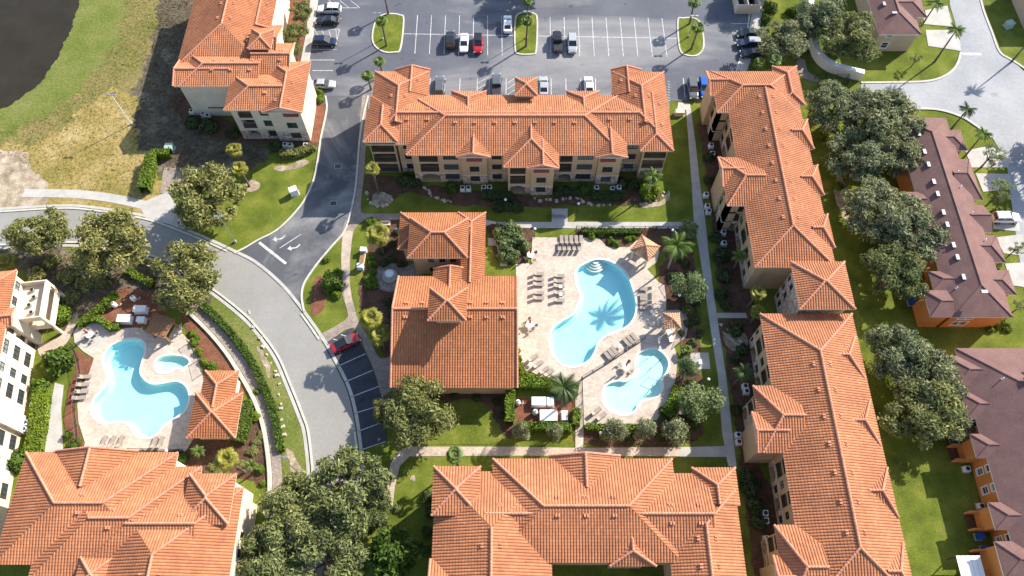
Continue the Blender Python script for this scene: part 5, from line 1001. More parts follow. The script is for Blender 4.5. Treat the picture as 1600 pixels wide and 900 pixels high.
# ------------------------------------------------------------------ vehicles
PAINTS = {}
def paintm(name, col):
    if name not in PAINTS: m, nt, b = base_mat('car_paint_' + name, .25, .5); b.inputs['Base Color'].default_value = c4(col); b.inputs['Coat Weight'].default_value = .6; PAINTS[name] = m
    return PAINTS[name]
M['tyre'] = plain('tyre_rubber', (0.02, 0.02, 0.02), .9, .2); M['rim'] = plain('wheel_rim', (.45, .45, .46), .35, .5, .7); M['lamp_w'] = plain('headlight_glass', (.75, .75, .72), .2, .5); M['lamp_r'] = plain('taillight_glass', (.35, .01, .01), .25, .5); M['car_glass'] = plain('car_glass', (.02, .024, .028), .06, .7)
SHAPES = {  # stations along the length: x, half width, low z, deck z
    'sedan': dict(L=4.7, W=.91, body=[(-2.35, .62, .45, .74), (-2.2, .80, .30, .92), (-1.6, .90, .22, .98), (-.4, .92, .20, .97), (.9, .92, .20, .95), (1.7, .88, .22, .86), (2.2, .76, .30, .72), (2.35, .58, .42, .60)], cab=[(-1.75, .70, .95), (-1.0, .66, 1.38), (.25, .66, 1.42), (1.15, .72, .95)]),
    'suv': dict(L=4.75, W=.95, body=[(-2.38, .72, .5, .95), (-2.25, .86, .36, 1.08), (-1.5, .95, .28, 1.10), (0, .96, .26, 1.10), (1.0, .95, .26, 1.07), (1.8, .91, .28, 1.0), (2.25, .80, .36, .86), (2.38, .62, .5, .7)], cab=[(-2.2, .78, 1.08), (-1.9, .74, 1.66), (.15, .74, 1.70), (1.05, .80, 1.07)]),
    'pickup': dict(L=5.6, W=.98, body=[(-2.8, .86, .5, 1.08), (-2.7, .94, .4, 1.12), (-1.5, .97, .32, 1.12), (0, .98, .30, 1.12), (1.3, .97, .30, 1.10), (2.2, .93, .34, 1.06), (2.65, .84, .42, .95), (2.8, .68, .52, .8)], cab=[(-.75, .84, 1.1), (-.6, .78, 1.76), (.7, .78, 1.8), (1.45, .84, 1.1)])}
MESHV = {}
def car(kind, px, py, deg, col, colname, label, roof=None):
    S = SHAPES[kind]; m = paintm(colname, col)
    if kind not in MESHV:
        B = S['body']; v, f = [], []
        for x, w, lo, hi in B: mid = lo + (hi - lo) * .55; v += [(x, -w * .86, lo), (x, -w, mid), (x, -w * .9, hi - .04), (x, -w * .72, hi), (x, w * .72, hi), (x, w * .9, hi - .04), (x, w, mid), (x, w * .86, lo)]
        for i in range(len(B) - 1): f += [(8 * i + k, 8 * i + (k + 1) % 8, 8 * i + 8 + (k + 1) % 8, 8 * i + 8 + k) for k in range(8)]
        f += [tuple(range(8)), tuple(range(8 * len(B) - 1, 8 * len(B) - 9, -1))]
        C = S['cab']; g = [(x, s * w, z) for x, w, z in C for s in (-1, 1)]; gf = [(0, 1, 3, 2), (4, 5, 7, 6), (0, 2, 4, 6), (1, 7, 5, 3), (0, 6, 7, 1)]
        (x1, w1, z1), (x2, w2, z2) = C[1], C[2]; r = [(x1 - .06, -w1 - .01, z1 - .03), (x1 - .06, w1 + .01, z1 - .03), (x2 + .1, w2 + .01, z2 - .03), (x2 + .1, -w2 - .01, z2 - .03), (x1 + .08, -w1 * .9, z1 + .05), (x1 + .08, w1 * .9, z1 + .05), (x2 - .05, w2 * .9, z2 + .05), (x2 - .05, -w2 * .9, z2 + .05)]
        rf = [(4, 7, 6, 5), (0, 3, 7, 4), (1, 5, 6, 2), (0, 4, 5, 1), (2, 6, 7, 3)]; pl = MB()
        for s in (-1, 1): pl.tube([(C[0][0], s * (C[0][1] + .01), C[0][2]), (x1, s * w1, z1)], .05, 4).tube([(x2, s * w2, z2), (C[3][0], s * (C[3][1] + .01), C[3][2])], .04, 4).tube([((x1 + x2) / 2, s * (w1 + .02), z1), ((x1 + x2) / 2, s * (C[3][1] + .03), C[3][2])], .045, 4).tube([((x1 * .3 + x2 * .7) , s * (w1 + .02), z1 - .1), ((x1 * .3 + x2 * .7), s * (C[3][1] + .03), C[3][2])], .02, 4)
        MESHV[kind] = (v, f, g, gf, r, rf, pl)
    v, f, g, gf, r, rf, pl = MESHV[kind]; p = at(px, py, .6); o = thing('parked_car', label, 'car', (p.x, p.y, .05), R(deg), 'parked cars')
    bb = MB(); bb.raw(v, f); bb.raw(pl.v, pl.f); bb.build('body', m, o); add('windows', g, gf, M['car_glass'], o); add('roof_panel', r, rf, m if roof is None else paintm(*roof), o)
    L, w = S['L'] / 2, S['W']
    if kind == 'pickup': MB().box((-2.6, -.8, 1.09), (-.85, .8, 1.135)).build('cargo_bed', M['dark'], o)
    for sx in (-1, 1):
        for sy in (-1, 1):
            wh = inst('wheel', WHEEL, o, (sx * L * .6, sy * (w - .08), .33)); inst('rim', RIM, wh, (0, sy * .1, 0))
            inst('headlight' if sx > 0 else 'taillight', HEADL if sx > 0 else TAILL, o, (sx * (L - .14), sy * w * .66, S['body'][-2 if sx > 0 else 1][3] - .1))
            if sx > 0: inst('mirror', MIRR, o, (S['cab'][3][0] - .25, sy * (w + .08), S['cab'][3][2] + .02)).color = (0, 0, 0, 1)
    return o
WHEEL = MB().cyl((0, -.11, 0), (0, .11, 0), .33, .33, 14).mesh('wheel', M['tyre']); RIM = MB().cyl((0, -.02, 0), (0, .02, 0), .2, .2, 10).mesh('rim', M['rim']); MIRR = MB().box((-.06, -.1, 0), (.06, .1, .13)).mesh('mirror', M['dark_metal'])
HEADL = MB().box((-.1, -.16, -.06), (.1, .16, .06)).mesh('headlight', M['lamp_w']); TAILL = MB().box((-.1, -.14, -.08), (.1, .14, .08)).mesh('taillight', M['lamp_r'])
WHT, BLK, SIL, RED, NAV, GRY = (.75, .75, .75), (.012, .013, .016), (.35, .37, .40), (.36, .012, .02), (.012, .02, .05), (.09, .10, .115)
for a in (('suv', 515, 15, 180, WHT, 'white', 'white SUV in the left parking column, nearest the top'), ('sedan', 512, 33, 180, BLK, 'black', 'black car parked just below the white SUV in the left column'), ('suv', 508, 66, 0, NAV, 'navy', 'dark blue car beside the striped bay in the left column'), ('sedan', 505, 132, 0, SIL, 'silver', 'silver car tucked behind the end wall by the driveway'),
          ('suv', 704, 63, 92, BLK, 'black', 'black car left of the white sedan in the middle row'), ('sedan', 725, 67, 270, WHT, 'white', 'white sedan with dark sunroof in the middle row'), ('suv', 747, 69, 270, RED, 'red', 'red car with dark roof right of the white sedan', ('black', BLK)), ('sedan', 793, 38, 90, WHT, 'white', 'white car alone in the upper row beside the middle island'),
          ('pickup', 871, 66, 90, BLK, 'black', 'black pickup truck right of the middle island'), ('suv', 894, 69, 270, SIL, 'silver', 'silver white car next to the black pickup'), ('suv', 687, 135, 90, GRY, 'grey', 'dark grey car half hidden behind the left gable'), ('pickup', 776, 134, 90, GRY, 'grey', 'dark grey truck beside the striped bay behind the long block'),
          ('sedan', 849, 135, 90, SIL, 'silver', 'silver sedan right of the small tower roof'), ('sedan', 920, 135, 90, WHT, 'white', 'white sedan parked behind the right part of the long block'), ('suv', 1082, 140, 270, GRY, 'grey', 'grey SUV left of the bright blue car'), ('suv', 1100, 138, 270, (.01, .09, .38), 'blue', 'bright blue car beside the right block corner'),
          ('sedan', 1170, 53, 180, BLK, 'black', 'uppermost black sedan in the right parking column'), ('suv', 1170, 68, 180, NAV, 'navy', 'dark car with pale roof in the right column', ('silver', SIL)), ('sedan', 1175, 84, 180, NAV, 'navy', 'dark blue sedan lowest in the right column'), ('sedan', 540, 536, 28, RED, 'red', 'red car with black roof in the curved parking bays', ('black', BLK)), ('suv', 1571, 341, 0, WHT, 'white', 'white van on a drive of the mauve townhouses')): car(*a)
# ------------------------------------------------------------------ pool furniture
def lounger_meshes():
    fr = MB(); fr.tube([(-.3, -.95, .3), (-.3, .35, .3)], .025, 5).tube([(.3, -.95, .3), (.3, .35, .3)], .025, 5).tube([(-.3, -.95, .3), (.3, -.95, .3)], .025, 5)
    seat = MB().box((-.3, -.95, .31), (.3, .3, .36)); back = MB().box((-.3, 0, 0), (.3, .72, .05))
    leg = MB().cyl((0, 0, 0), (0, 0, .3), .025, .025, 6); return fr.mesh('frame', M['dark_metal']), seat.mesh('seat', M['sling']), back.mesh('backrest', M['sling']), leg.mesh('leg', M['dark_metal'])
LF, LS, LB_, LL = lounger_meshes()
def lounger(px, py, deg, label, group, up=35):
    p = at(px, py, .3); o = thing('sun_lounger', label, 'lounger', (p.x, p.y, .085), R(deg), group)
    inst('frame', LF, o); inst('seat', LS, o); b = inst('backrest', LB_, o, (0, .3, .32)); b.rotation_euler = (R(up), 0, 0)
    for x in (-.27, .27):
        for y in (-.8, .25): inst('leg', LL, o, (x, y, 0))
for k, x in enumerate((877.5, 885, 892.5, 900.5, 908)): lounger(x, 375.5, 180, 'taupe lounger in the top row above the kidney pool, number %s from left' % ('one', 'two', 'three', 'four', 'five')[k], 'upper lounger rows')
for k, x in enumerate((874, 881.5, 889, 897, 905)): lounger(x, 386.5, 180, 'taupe lounger in the second row above the kidney pool, number %s from left' % ('one', 'two', 'three', 'four', 'five')[k], 'upper lounger rows')
for k, y in enumerate((428, 436.5, 444.5, 457.5, 466)): lounger(841, y, 90, 'lounger in the left column between clubhouse and kidney pool, %s from the top' % ('first', 'second', 'third', 'fourth', 'fifth')[k], 'west deck loungers')
for k, y in enumerate((431, 439.5, 447, 457.5, 469.5)): lounger(873, y, 90, 'lounger in the column nearest the kidney pool on its left side, %s from the top' % ('first', 'second', 'third', 'fourth', 'fifth')[k], 'west deck loungers')
for k, y in enumerate((452, 462, 467.5, 474, 481)): lounger(1009, y, -90, 'lounger on the shaded right side of the kidney pool, %s from the top' % ('first', 'second', 'third', 'fourth', 'fifth')[k], 'east deck loungers')
for k, (x, y) in enumerate(((950, 557), (956, 553), (961, 549), (980, 536), (986, 532), (992, 528))): lounger(x, y, 215, 'lounger in the slanted line above the fence, %s from its lower left end' % ('first', 'second', 'third', 'fourth', 'fifth', 'sixth')[k], 'fence line loungers')
for k, (x, y) in enumerate(((832, 560), (840, 570), (850, 579), (857, 583), (866, 591))): lounger(x, y, 128, 'lounger in the lower left corner of the deck, %s down from the clubhouse' % ('first', 'second', 'third', 'fourth', 'fifth')[k], 'corner loungers')
for k, (x, y) in enumerate(((931, 643), (939, 651))): lounger(x, y, 128, 'lounger below left of the wading pool, %s one' % ('upper', 'lower')[k], 'wading pool loungers')
for k, (x, y) in enumerate(((133, 589), (130, 601), (128, 612), (124, 622))): lounger(x, y, 95, 'lounger on the left edge of the free form pool, %s from the top' % ('first', 'second', 'third', 'fourth')[k], 'small pool loungers')
for k, x in enumerate((162, 175, 188)): lounger(x, 691, 170, 'lounger below the free form pool in the group of three, %s' % ('left one', 'middle one', 'right one')[k], 'small pool loungers')
for k, x in enumerate((241, 251)): lounger(x, 692, 172, 'lounger below the free form pool in the pair, %s' % ('left one', 'right one')[k], 'small pool loungers')
M['red_cloth'] = plain('red_cloth', (.42, .02, .025), .8, .2)
TABLE = MB().lathe([(0, .72), (.6, .72), (.6, .76), (0, .77)], 20).mesh('table_top', M['white']); TLEG = MB().cyl((0, 0, 0), (0, 0, .72), .06, .05, 8).lathe([(.3, .0), (.3, .03), (.05, .05)], 12).mesh('pedestal', M['dark_metal'])
UMB = MB().lathe([(.04, 1.25), (.17, 1.35), (.15, 1.9), (.10, 2.4), (.02, 2.65)], 10).mesh('canopy', M['red_cloth']); UPOLE = MB().cyl((0, 0, .05), (0, 0, 2.7), .025, .025, 6).mesh('pole', M['dark_metal'])
CSEAT = MB().box((-.23, -.22, .40), (.23, .22, .45)).mesh('seat', M['sling']); CBACK = MB().box((-.23, -.24, .45), (.23, -.19, .9)).mesh('backrest', M['sling']); CLEG = MB().cyl((0, 0, 0), (0, 0, .4), .018, .018, 5).mesh('leg', M['dark_metal'])
def chair(x, y, z, rz, label, group):
    o = thing('patio_chair', label, 'chair', (x, y, z), rz, group); inst('seat', CSEAT, o); inst('backrest', CBACK, o)
    for a in (-.2, .2):
        for b_ in (-.19, .19): inst('leg', CLEG, o, (a, b_, 0))
WHERE = ('in front of the pale shrub bed', 'beside the clubhouse long roof', 'beside the wading pool', 'on the round concrete pad')
for k, (x, y) in enumerate(((829, 398), (828, 507), (978, 573), (140, 523))):
    p = at(x, y, .75); o = thing('patio_table', 'round white patio table ' + WHERE[k], 'table', (p.x, p.y, .09)); inst('table_top', TABLE, o); inst('pedestal', TLEG, o)
    u = thing('umbrella', 'folded red umbrella standing in the table ' + WHERE[k], 'umbrella', (p.x, p.y, .12)); inst('canopy', UMB, u); inst('pole', UPOLE, u)
    for i in range(4): a = i * math.pi / 2 + .6 + k; chair(p.x + math.cos(a) * 1.0, p.y + math.sin(a) * 1.0, .085, a + math.pi / 2, 'taupe patio chair, %s at the round table ' % ('right', 'upper', 'left', 'lower')[int(((a % (2 * math.pi)) + math.pi / 4) / (math.pi / 2)) % 4] + WHERE[k], 'chairs ' + WHERE[k])
SIDE = MB().lathe([(0, .44), (.3, .44), (.3, .48), (0, .48)], 14).cyl((0, 0, 0), (0, 0, .44), .04, .04, 6).mesh('side_table', M['white'])
for k, (x, y, w) in enumerate(((875.5, 448, 'upper of two beside the left pool loungers'), (876, 460, 'lower of two beside the left pool loungers'), (805, 450, 'by the clubhouse wall'), (1030, 529, 'in the shade of the square kiosk'), (1018, 487, 'below the shaded loungers'), (829, 569, 'between the corner loungers'), (969, 541, 'between the slanted loungers'))):
    p = at(x, y, .45); tag(inst('side_table', SIDE, None, (p.x, p.y, .085)), 'small white side table ' + w, 'table')
def pavilion(name, label, center, he, half, rz, m, posts=True, tile=True, pitch=.55):
    p = at(center[0], center[1], he); o = thing(name, label, 'pavilion', (p.x, p.y, 0), rz); h = half; A = [Vector(q) for q in ((-h, -h, he), (h, -h, he), (h, h, he), (-h, h, he))]; T = Vector((0, 0, he + pitch * h))
    if tile:
        rf = inst('roof', np_mesh('roof', [tile_grid([A[i], A[(i + 1) % 4], T], .07) for i in range(4)], m), o)
        for a in A: cap_line(a + Vector((0, 0, .04)), T + Vector((0, 0, .04)), .12, .4).build('ridge_cap', M['cap'], rf)
    else:
        mb = MB()
        n = 12
        for i in range(n): y = -h + 2 * h * i / n; mb.box((-h, y, he + .02 * (i % 2)), (h, y + 2 * h / n - .03, he + .1))
        rf = mb.build('roof', m, o)
    MB().box((-h + .05, -h + .05, he - .2), (h - .05, h - .05, he - .02)).build('fascia', M['wood'] if not tile else M['trim'], o)
    for x in (-1, 1):
        for y in (-1, 1): MB().box((x * (h - .4) - .14, y * (h - .4) - .14, .08), (x * (h - .4) + .14, y * (h - .4) + .14, he - .18)).build('post', M['trim'] if tile else M['wood'], o)
    return o
M['kiosk_tile'] = tile_mat('kiosk_tile', [(.46, .26, .145), (.52, .31, .18), (.56, .34, .20)], (.40, .22, .13))
pavilion('pool_pavilion', 'square orange roofed pavilion turned on its corner above the kidney pool', (1008, 388), 2.9, 1.75, R(-38), M['kiosk_tile'])
pavilion('pool_kiosk', 'square orange roofed kiosk at the right edge of the pool deck', (1050, 501), 2.8, 1.28, 0, M['kiosk_tile'])
pavilion('timber_pergola', 'brown slatted timber pergola above the free form pool', (250, 509), 2.6, 1.7, R(-17), M['wood'], tile=False)
for px, py, rz, w in ((998, 392, R(-38), 'inside the corner turned pavilion'), (1047, 525, R(-80), 'beside the square kiosk')):
    p = at(px, py, .9); o = thing('bar_counter', 'pale bar counter ' + w, 'counter', (p.x, p.y, .085), rz); MB().box((-.9, -.25, 0), (.9, .25, .9)).build('cabinet', M['stucco_w'], o); MB().box((-1.0, -.33, .9), (1.0, .33, .96)).build('counter_top', M['white'], o)
# fountain
o = thing('fountain', 'round stone fountain on the circular paver plaza', 'fountain', circ); MB().lathe([(0, .06), (1.25, .06), (1.25, .5), (1.1, .5), (1.08, .38), (0, .38)], 28).build('basin', M['concrete'], o)
MB().lathe([(0, .36), (.16, .36), (.12, 1.0), (.72, 1.2), (.75, 1.28), (.62, 1.25), (0, 1.16)], 24).build('bowl', M['coping'], o); MB().lathe([(0, 1.23), (.62, 1.23)], 24).build('water', M['pool_spa'], o)
# low seat wall with timber slats by the fountain lawn
p = at(567, 407); o = thing('slatted_seat_wall', 'low white ended bench wall with timber slats left of the fountain', 'bench', p, R(-4))
MB().box((-.55, 1.25, 0), (.45, 2.0, 1.1)).build('pier', M['white'], o); MB().box((-.6, -1.9, 0), (.45, -1.1, 1.1)).build('pier', M['white'], o); MB().box((-.5, -1.1, 0), (.35, 1.25, .45)).build('plinth', M['stucco_w'], o)
for k in range(8): MB().box((-.45, -1.05 + k * .29, .47), (.3, -.82 + k * .29, .55)).build('slat', M['brown_panel'], o)
p = at(603, 352); o = thing('park_bench', 'pale yellow bench beside the ball shrub', 'bench', p, 0)
for k in range(3): MB().box((-.8, -.25 + k * .18, .42), (.8, -.10 + k * .18, .47)).build('slat', M['palm_y'] if False else M['trim'], o)
MB().box((-.8, .28, .47), (.8, .33, .9)).build('backrest', M['trim'], o)
for x in (-.7, .7): MB().box((x - .05, -.2, 0), (x + .05, .3, .42)).build('leg', M['trim'], o)
# ------------------------------------------------------------------ fences
def fence(line, h, label, gap=1.8, m='dark_metal', bars=True, name='metal_fence'):
    L = [Vector((v.x, v.y)) for v in ats(line)]; c0 = L[0]; o = thing(name, label, 'fence', (c0.x, c0.y, .05)); L = [p - c0 for p in L]
    for a, b in zip(L, L[1:]):
        l = (b - a).length; n = max(1, int(l / gap)); d = (b - a) / l
        for z in (.15, h - .05): MB().tube([(a.x, a.y, z), (b.x, b.y, z)], .03, 4).build('rail', M[m], o)
        for i in range(n + 1): p = a + d * (l * i / n); inst('post', POST, o, (p.x, p.y, 0), 0, (1, 1, h / 1.3))
        if bars:
            mb = MB(); k = int(l / .16)
            for i in range(k): p = a + d * (l * (i + .5) / k); mb.box((p.x - .01, p.y - .01, .15), (p.x + .01, p.y + .01, h - .05))
            g = mb.build('bars', M[m], o); g['kind'] = 'stuff'
POST = MB().box((-.04, -.04, 0), (.04, .04, 1.3)).mesh('post', M['dark_metal'])
fence([(908, 593), (960, 561), (1008, 529)], 1.3, 'slanted dark metal fence between the kidney pool and the wading pool'); fence([(909, 594), (911, 668)], 1.3, 'dark metal fence along the walk left of the wading pool'); fence([(900, 359.5), (1078, 360)], 1.3, 'dark metal fence along the top of the pool court')
fence([(1062, 536), (1072, 505), (1060, 470), (1042, 440)], 1.3, 'dark metal fence behind the square kiosk'); fence([(912, 671), (1018, 673), (1052, 640), (1066, 590)], 1.3, 'dark metal fence below the wading pool deck')
fence([(114, 540), (124, 562), (128, 590), (118, 640), (124, 690)], 1.3, 'dark metal fence left of the free form pool'); fence([(296, 536), (312, 562), (318, 584)], 1.3, 'dark metal fence right of the spa'); fence([(205, 704), (288, 706)], 1.3, 'dark metal fence below the free form pool')
# white boundary wall
wl_ = smooth([(1263, 0), (1262, 30), (1266, 62), (1272, 88), (1288, 106), (1315, 117), (1344, 124)], 4, False)
L = [(v.x, v.y) for v in ats(wl_)]; c0 = L[0]; o = thing('boundary_wall', 'curved white boundary wall behind the upper live oaks', 'wall', (c0[0], c0[1], 0)); ribbon('wall', [(a - c0[0], b_ - c0[1]) for a, b_ in L], .9, 2.0, M['white'], 2.0, parent=o)
ribbon('wall_cap', [(a - c0[0], b_ - c0[1]) for a, b_ in L], 1.05, 2.06, M['white'], .058, parent=o)
fence([(1272, 124), (1322, 124), (1323, 133), (1276, 140)], 1.4, 'dark screen fence at the foot of the white wall')
# bin enclosure
a, b_ = at(1148, 22), at(1184, 22); cx_ = (a.x + b_.x) / 2; o = thing('bin_enclosure', 'open topped concrete bin enclosure at the top right of the lot', 'enclosure', (cx_, a.y, .05)); hw = (b_.x - a.x) / 2
for q0, q1 in (((-hw, 0, 0), (hw, .25, 2.2)), ((-hw, .25, 0), (-hw + .25, 6, 2.2)), ((hw - .25, .25, 0), (hw, 6, 2.2)), ((-.1, .25, 0), (.1, 6, 1.9))): MB().box(q0, q1).build('wall', M['stucco_w'], o)
MB().box((-hw + .1, .2, .02), (hw - .1, 6, .12)).build('floor_slab', M['dark'], o)
# white screened lanai at the lower right
a, b_ = at(1494, 868, 2.4), at(1540, 900, 2.4); o = thing('patio_cover', 'white sheeted patio cover on the orange row at the bottom right corner', 'patio cover', (a.x, a.y, 0)); wx = b_.x - a.x
for k in range(5): MB().box((wx * k / 5, -6, 2.3 + .02 * k), (wx * (k + 1) / 5 - .04, 0, 2.36 + .02 * k)).build('roof_panel', M['white'], o)
for y in (-5.8, -.2, -3): MB().box((.02, y - .06, 0), (.14, y + .06, 2.28)).build('post', M['dark_metal'], o)
# ------------------------------------------------------------------ lamps, utilities, air conditioners
def pole(base, top, label, m='metal', head='box'):
    p = at(*base); h = float(pheight(base, top)); o = thing('lamp_post', label, 'lamp post', p); MB().cyl((0, 0, 0), (0, 0, h), .09, .06, 8).build('pole', M[m], o); MB().cyl((0, 0, 0), (0, 0, .5), .22, .2, 10).build('base', M['concrete'], o)
    MB().box((-.75, -.16, h), (-.15, .16, h + .14)).box((.15, -.16, h), (.75, .16, h + .14)).box((-.15, -.04, h), (.15, .04, h + .08)).build('lamp_head', M['metal'] if head == 'box' else M['white'], o)
pole((206, 194.5), (172.5, 149), 'tall white lamp post standing in the dry meadow', 'white'); pole((1076, 58), (1082, 24), 'tall lamp post in the right parking island'); pole((598, 62), (594, 20), 'tall lamp post in the left parking island'); pole((823, 60), (823, 18), 'tall lamp post in the middle parking island'); pole((368, 378), (345, 336), 'lamp post at the mouth of the driveway'); pole((466, 738), (440, 714), 'lamp post on the verge beside the lower road')
GLOBE = MB().lathe([(0, 2.75), (.16, 2.8), (.24, 2.98), (.16, 3.16), (0, 3.22)], 12).mesh('globe', M['white']); GP_ = MB().cyl((0, 0, 0), (0, 0, 2.8), .05, .04, 6).mesh('pole', M['dark_metal'])
for k, (x, y, w) in enumerate(((790, 327, 'in front of the long block, left one'), (902, 333, 'in front of the long block, right one'), (1046, 374, 'beside the tall white trunked palm'), (1056, 474, 'above the square kiosk'), (1100, 603, 'beside the pale bushy tree'), (1057, 655, 'by the thick curved hedge'), (935, 685, 'below the wading pool hedge'), (273, 712, 'below the pool house shade'), (623, 372, 'left of the clubhouse tiled corner'), (835, 372, 'at the top left of the deck'))):
    p = at(x, y); o = thing('globe_lamp', 'white globe garden lamp ' + w, 'lamp', p); inst('globe', GLOBE, o); inst('pole', GP_, o)
ACB = MB().box((-.38, -.38, .1), (.38, .38, .8)).mesh('cabinet', M['white']); ACF = MB().lathe([(0, .81), (.3, .81), (.3, .84), (0, .82)], 14).mesh('fan_grille', M['dark']); ACP = MB().box((-.5, -.5, 0), (.5, .5, .1)).mesh('pad', M['concrete'])
def ac(pts, label, group):
    for (x, y), w in ranked(pts):
        p = at(x, y, .4); o = thing('air_conditioner', label + w, 'air conditioner', (p.x, p.y, .04), random.uniform(-.1, .1), group); inst('cabinet', ACB, o); inst('fan_grille', ACF, o); inst('pad', ACP, o)
ac([(723, 295), (732, 295), (756, 294), (765, 294)], 'white air conditioner unit in front of the long block, left group', 'long block units left'); ac([(932, 295), (957, 296), (967, 294)], 'white air conditioner unit in front of the long block, right group', 'long block units right')
ac([(1113, 241), (1111, 228)], 'white air conditioner by the upper east block, top pair', 'upper east units'); ac([(1105, 323), (1107, 331), (1103, 305)], 'white air conditioner by the upper east block, middle group', 'upper east middle units'); ac([(1130, 364), (1131, 381)], 'white air conditioner by the upper east block, lower pair', 'upper east lower units')
ac([(1166, 612), (1164, 604)], 'white air conditioner under the first gabled bay of the lower east block', 'lower east bay units'); ac([(1153, 680), (1154, 691)], 'white air conditioner beside the end of the east walk', 'east walk units'); ac([(1195, 802), (1196, 814), (1198, 842)], 'white air conditioner at the foot of the lower east block, bottom group', 'bottom east units')
ac([(300, 175), (318, 179), (325, 182), (446, 227), (454, 228), (478, 228)], 'white air conditioner in front of the arched porch building', 'porch building units'); ac([(53, 633), (41, 661), (53, 659), (39, 671), (50, 671)], 'white air conditioner beside the thick bright hedge', 'hedge units'); ac([(1510, 733), (1532, 791)], 'grey air conditioner on a slab behind the orange row', 'orange row units')
def box_thing(name, label, cat, px, py, size, m, rz=0, h=0.0, cap=None, m2=None):
    p = at(px, py, size[2] / 2); o = thing(name, label, cat, (p.x, p.y, .05), rz); a, b_, c = size; MB().box((-a / 2, -b_ / 2, 0), (a / 2, b_ / 2, c * .86)).build('cabinet', M[m], o); MB().box((-a / 2 - .04, -b_ / 2 - .04, c * .86), (a / 2 + .04, b_ / 2 + .04, c)).build('lid', M[m2 or m], o); MB().box((-a / 2 - .15, -b_ / 2 - .15, -.03), (a / 2 + .15, b_ / 2 + .15, .02)).build('pad', M['concrete'], o); return o
M['box_green'] = plain('utility_green', (.32, .42, .36), .6, .3); M['bin_blue'] = plain('blue_plastic', (.01, .07, .32), .4, .4)
box_thing('utility_box', 'pale green utility box above the equipment pad hedge', 'utility box', 265, 231, (1.3, 1.2, 1.2), 'box_green'); box_thing('utility_box', 'white utility cabinet on the bright driveway lawn', 'utility box', 459, 299, (1.3, 1.0, 1.5), 'white', R(25)); box_thing('utility_box', 'pale green utility box on the shaded lawn by the estate road', 'utility box', 1577, 38, (1.4, 1.2, 1.1), 'box_green', R(20)); box_thing('utility_box', 'white cabinet on the equipment slab by the east walk', 'utility box', 1093, 567, (.4, .7, 1.0), 'white')
box_thing('utility_box', 'white cabinet on the lawn strip at the right end of the long block', 'utility box', 1062, 176, (1.5, .8, .9), 'trim'); box_thing('utility_box', 'barbecue cabinet on the slab off the court walk', 'grill', 874, 334, (2.2, .8, 1.0), 'metal')
for px, py, sz, w in ((842, 628, (2.1, 1.2, 1.0), 'upper left of the equipment yard'), (860, 628, (.9, 1.2, .8), 'upper right of the equipment yard'), (857, 650, (2.5, 1.6, .9), 'large one at the bottom of the equipment yard'), (882, 650, (.8, 1.4, .8), 'narrow one at the right of the equipment yard'), (220, 484, (1.9, 1.0, 1.0), 'upper one in the small pool yard'), (195, 499, (2.0, 1.2, 1.0), 'lower left one in the small pool yard'), (221, 500, (1.2, .8, .8), 'lower right one in the small pool yard')): box_thing('pool_heater', 'white pool equipment cabinet, ' + w, 'pool equipment', px, py, sz, 'white')
for px, py, w in ((809, 629, 'by the left hedge'), (836, 644, 'in the middle of the equipment yard'), (208, 466, 'in the small pool yard'), (178, 476, 'among the pumps left of the small pool yard')):
    p = at(px, py, .7); o = thing('filter_tank', 'white pool filter tank ' + w, 'tank', (p.x, p.y, .05)); MB().lathe([(0, .0), (.36, .05), (.4, .3), (.4, .95), (.28, 1.2), (.1, 1.3), (0, 1.3)], 16).build('tank_body', M['white'], o, smooth_=True); MB().cyl((.1, 0, 1.25), (.1, 0, 1.45), .1, .1, 8).build('valve', M['dark_metal'], o)
    MB().tube([(.4, 0, .3), (.8, 0, .3), (.8, .5, .12)], .05, 6).build('pipe', M['white'], o)
for px, py, w in ((1425, 472, 'by the porch of the upper orange row'), (1493, 692, 'above the open porch of the lower orange row'), (1531, 838, 'upper of two behind the lower orange row'), (1540, 858, 'lower of two behind the lower orange row')): box_thing('wheelie_bin', 'blue bin ' + w, 'bin', px, py, (.75, .75, 1.1), 'bin_blue')
for px, py, w in ((528, 260, 'upper drain in the driveway'), (521, 318, 'lower drain in the driveway'), (1554, 148, 'drain in the estate road')):
    p = at(px, py); o = thing('drain_grate', 'dark square ' + w, 'drain', (p.x, p.y, .065)); MB().box((-.62, -.5, 0), (.62, -.42, .02)).box((-.62, .42, 0), (.62, .5, .02)).box((-.62, -.42, 0), (-.54, .42, .02)).box((.54, -.42, 0), (.62, .42, .02)).build('frame', M['concrete'], o)
    for k in range(6): MB().box((-.5 + k * .18, -.42, -.004), (-.38 + k * .18, .42, .012)).build('slat', M['dark_metal'], o)
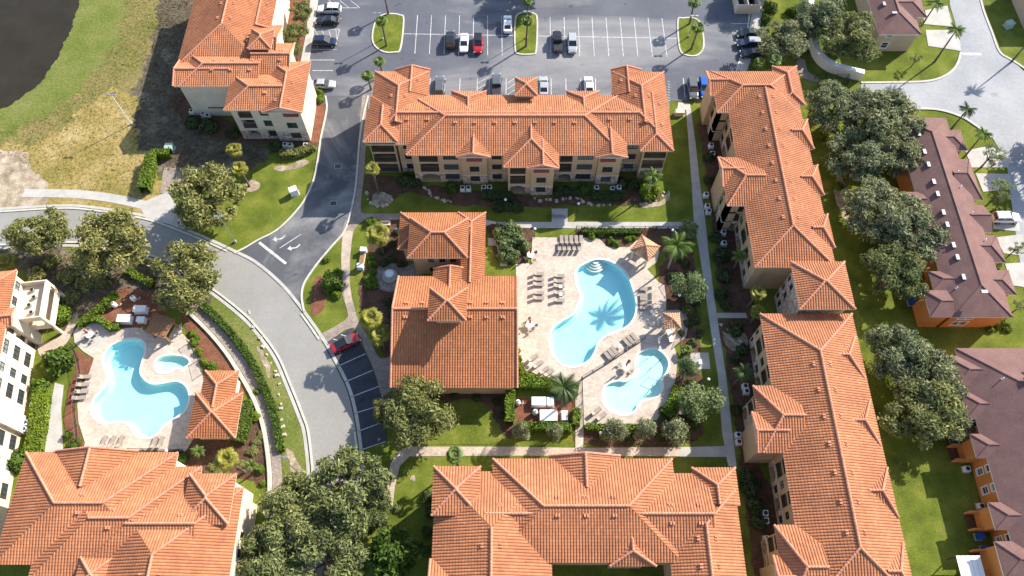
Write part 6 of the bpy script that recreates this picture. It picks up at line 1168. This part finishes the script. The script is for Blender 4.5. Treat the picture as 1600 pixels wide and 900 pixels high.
# pool rails
def rails(pts, label):
    p = at(*pts[0]); o = thing('handrail', label, 'handrail', (p.x, p.y, .1)); q = at(*pts[1]); d = q - p
    for s in (-.25, .25):
        n = Vector((-d.y, d.x, 0)).normalized() * s; MB().tube([n, n + Vector((0, 0, .8)), n + d * .5 + Vector((0, 0, .9)), n + d + Vector((0, 0, .2))], .025, 5).build('rail', M['metal'], o)
rails(((876, 506), (884, 512)), 'metal pool ladder on the left side of the kidney pool'); rails(((950, 526), (943, 522)), 'metal pool ladder on the right side of the kidney pool'); rails(((147, 617), (157, 622)), 'metal ladder on the left side of the free form pool'); rails(((262, 662), (256, 655)), 'metal ladder at the lower right of the free form pool')
for pts, w in ((((1012, 561), (1002, 566), (996, 572)), 'upper left rail'), (((1033, 561), (1028, 567), (1012, 580)), 'upper right rail'), (((1013, 590), (1028, 597), (1024, 603), (1012, 612)), 'bent lower rail')):
    L = ats(pts, .2); c0 = L[0]; o = thing('water_rail', 'thin grab rail standing in the wading pool, ' + w, 'handrail', (c0.x, c0.y, -.5)); MB().tube([(v.x - c0.x, v.y - c0.y, 1.0) for v in L], .035, 6).build('rail', M['dark_metal'], o)
    for v in (L[0], L[-1]): MB().cyl((v.x - c0.x, v.y - c0.y, 0), (v.x - c0.x, v.y - c0.y, 1.0), .03, .03, 6).build('post', M['dark_metal'], o)
# border rocks along the beds in front of the long block and loose rocks in the meadow
RK = [mk('rock', [Vector(v) * 1 for v in ((-.3, -.2, 0), (.28, -.25, 0), (.33, .2, 0), (-.22, .28, 0), (-.2, -.12, .2), (.2, -.14, .24), (.2, .14, .17), (-.14, .18, .22))], [(0, 1, 5, 4), (1, 2, 6, 5), (2, 3, 7, 6), (3, 0, 4, 7), (4, 5, 6, 7)], M['rock'])]
def rocks(line, n, label, group, sp=.5):
    pts = smooth(line, 8, False)
    for k in range(n):
        x, y = pts[int(k / n * (len(pts) - 1))]; p = at(x, y); o = inst('border_rock', RK[0], None, (p.x + random.uniform(-sp, sp) * .5, p.y + random.uniform(-sp, sp) * .5, .02), random.uniform(0, 6), random.uniform(.6, 1.3)); tag(o, label + ', %s along the row' % ORD[k], 'rock', group)
rocks([(662, 292), (672, 302), (690, 311), (708, 315)], 12, 'pale border rock at the left bed of the long block', 'left bed rocks'); rocks([(838, 312), (870, 313), (900, 309), (925, 320), (960, 322)], 16, 'pale border rock at the right bed of the long block', 'right bed rocks'); rocks([(575, 300), (578, 318), (600, 322), (618, 310)], 9, 'pale border rock round the palm bed at the long block corner', 'palm bed rocks')
rocks([(1125, 505), (1140, 520), (1150, 540), (1160, 530)], 8, 'pale border rock beside the east walk', 'east walk rocks'); rocks([(388, 488), (405, 530), (430, 580), (440, 640), (446, 690)], 18, 'pale border rock along the curved hedge', 'curved hedge rocks', .4); rocks([(1010, 318), (1030, 310), (1042, 296)], 7, 'pale border rock at the right corner bed', 'corner bed rocks')
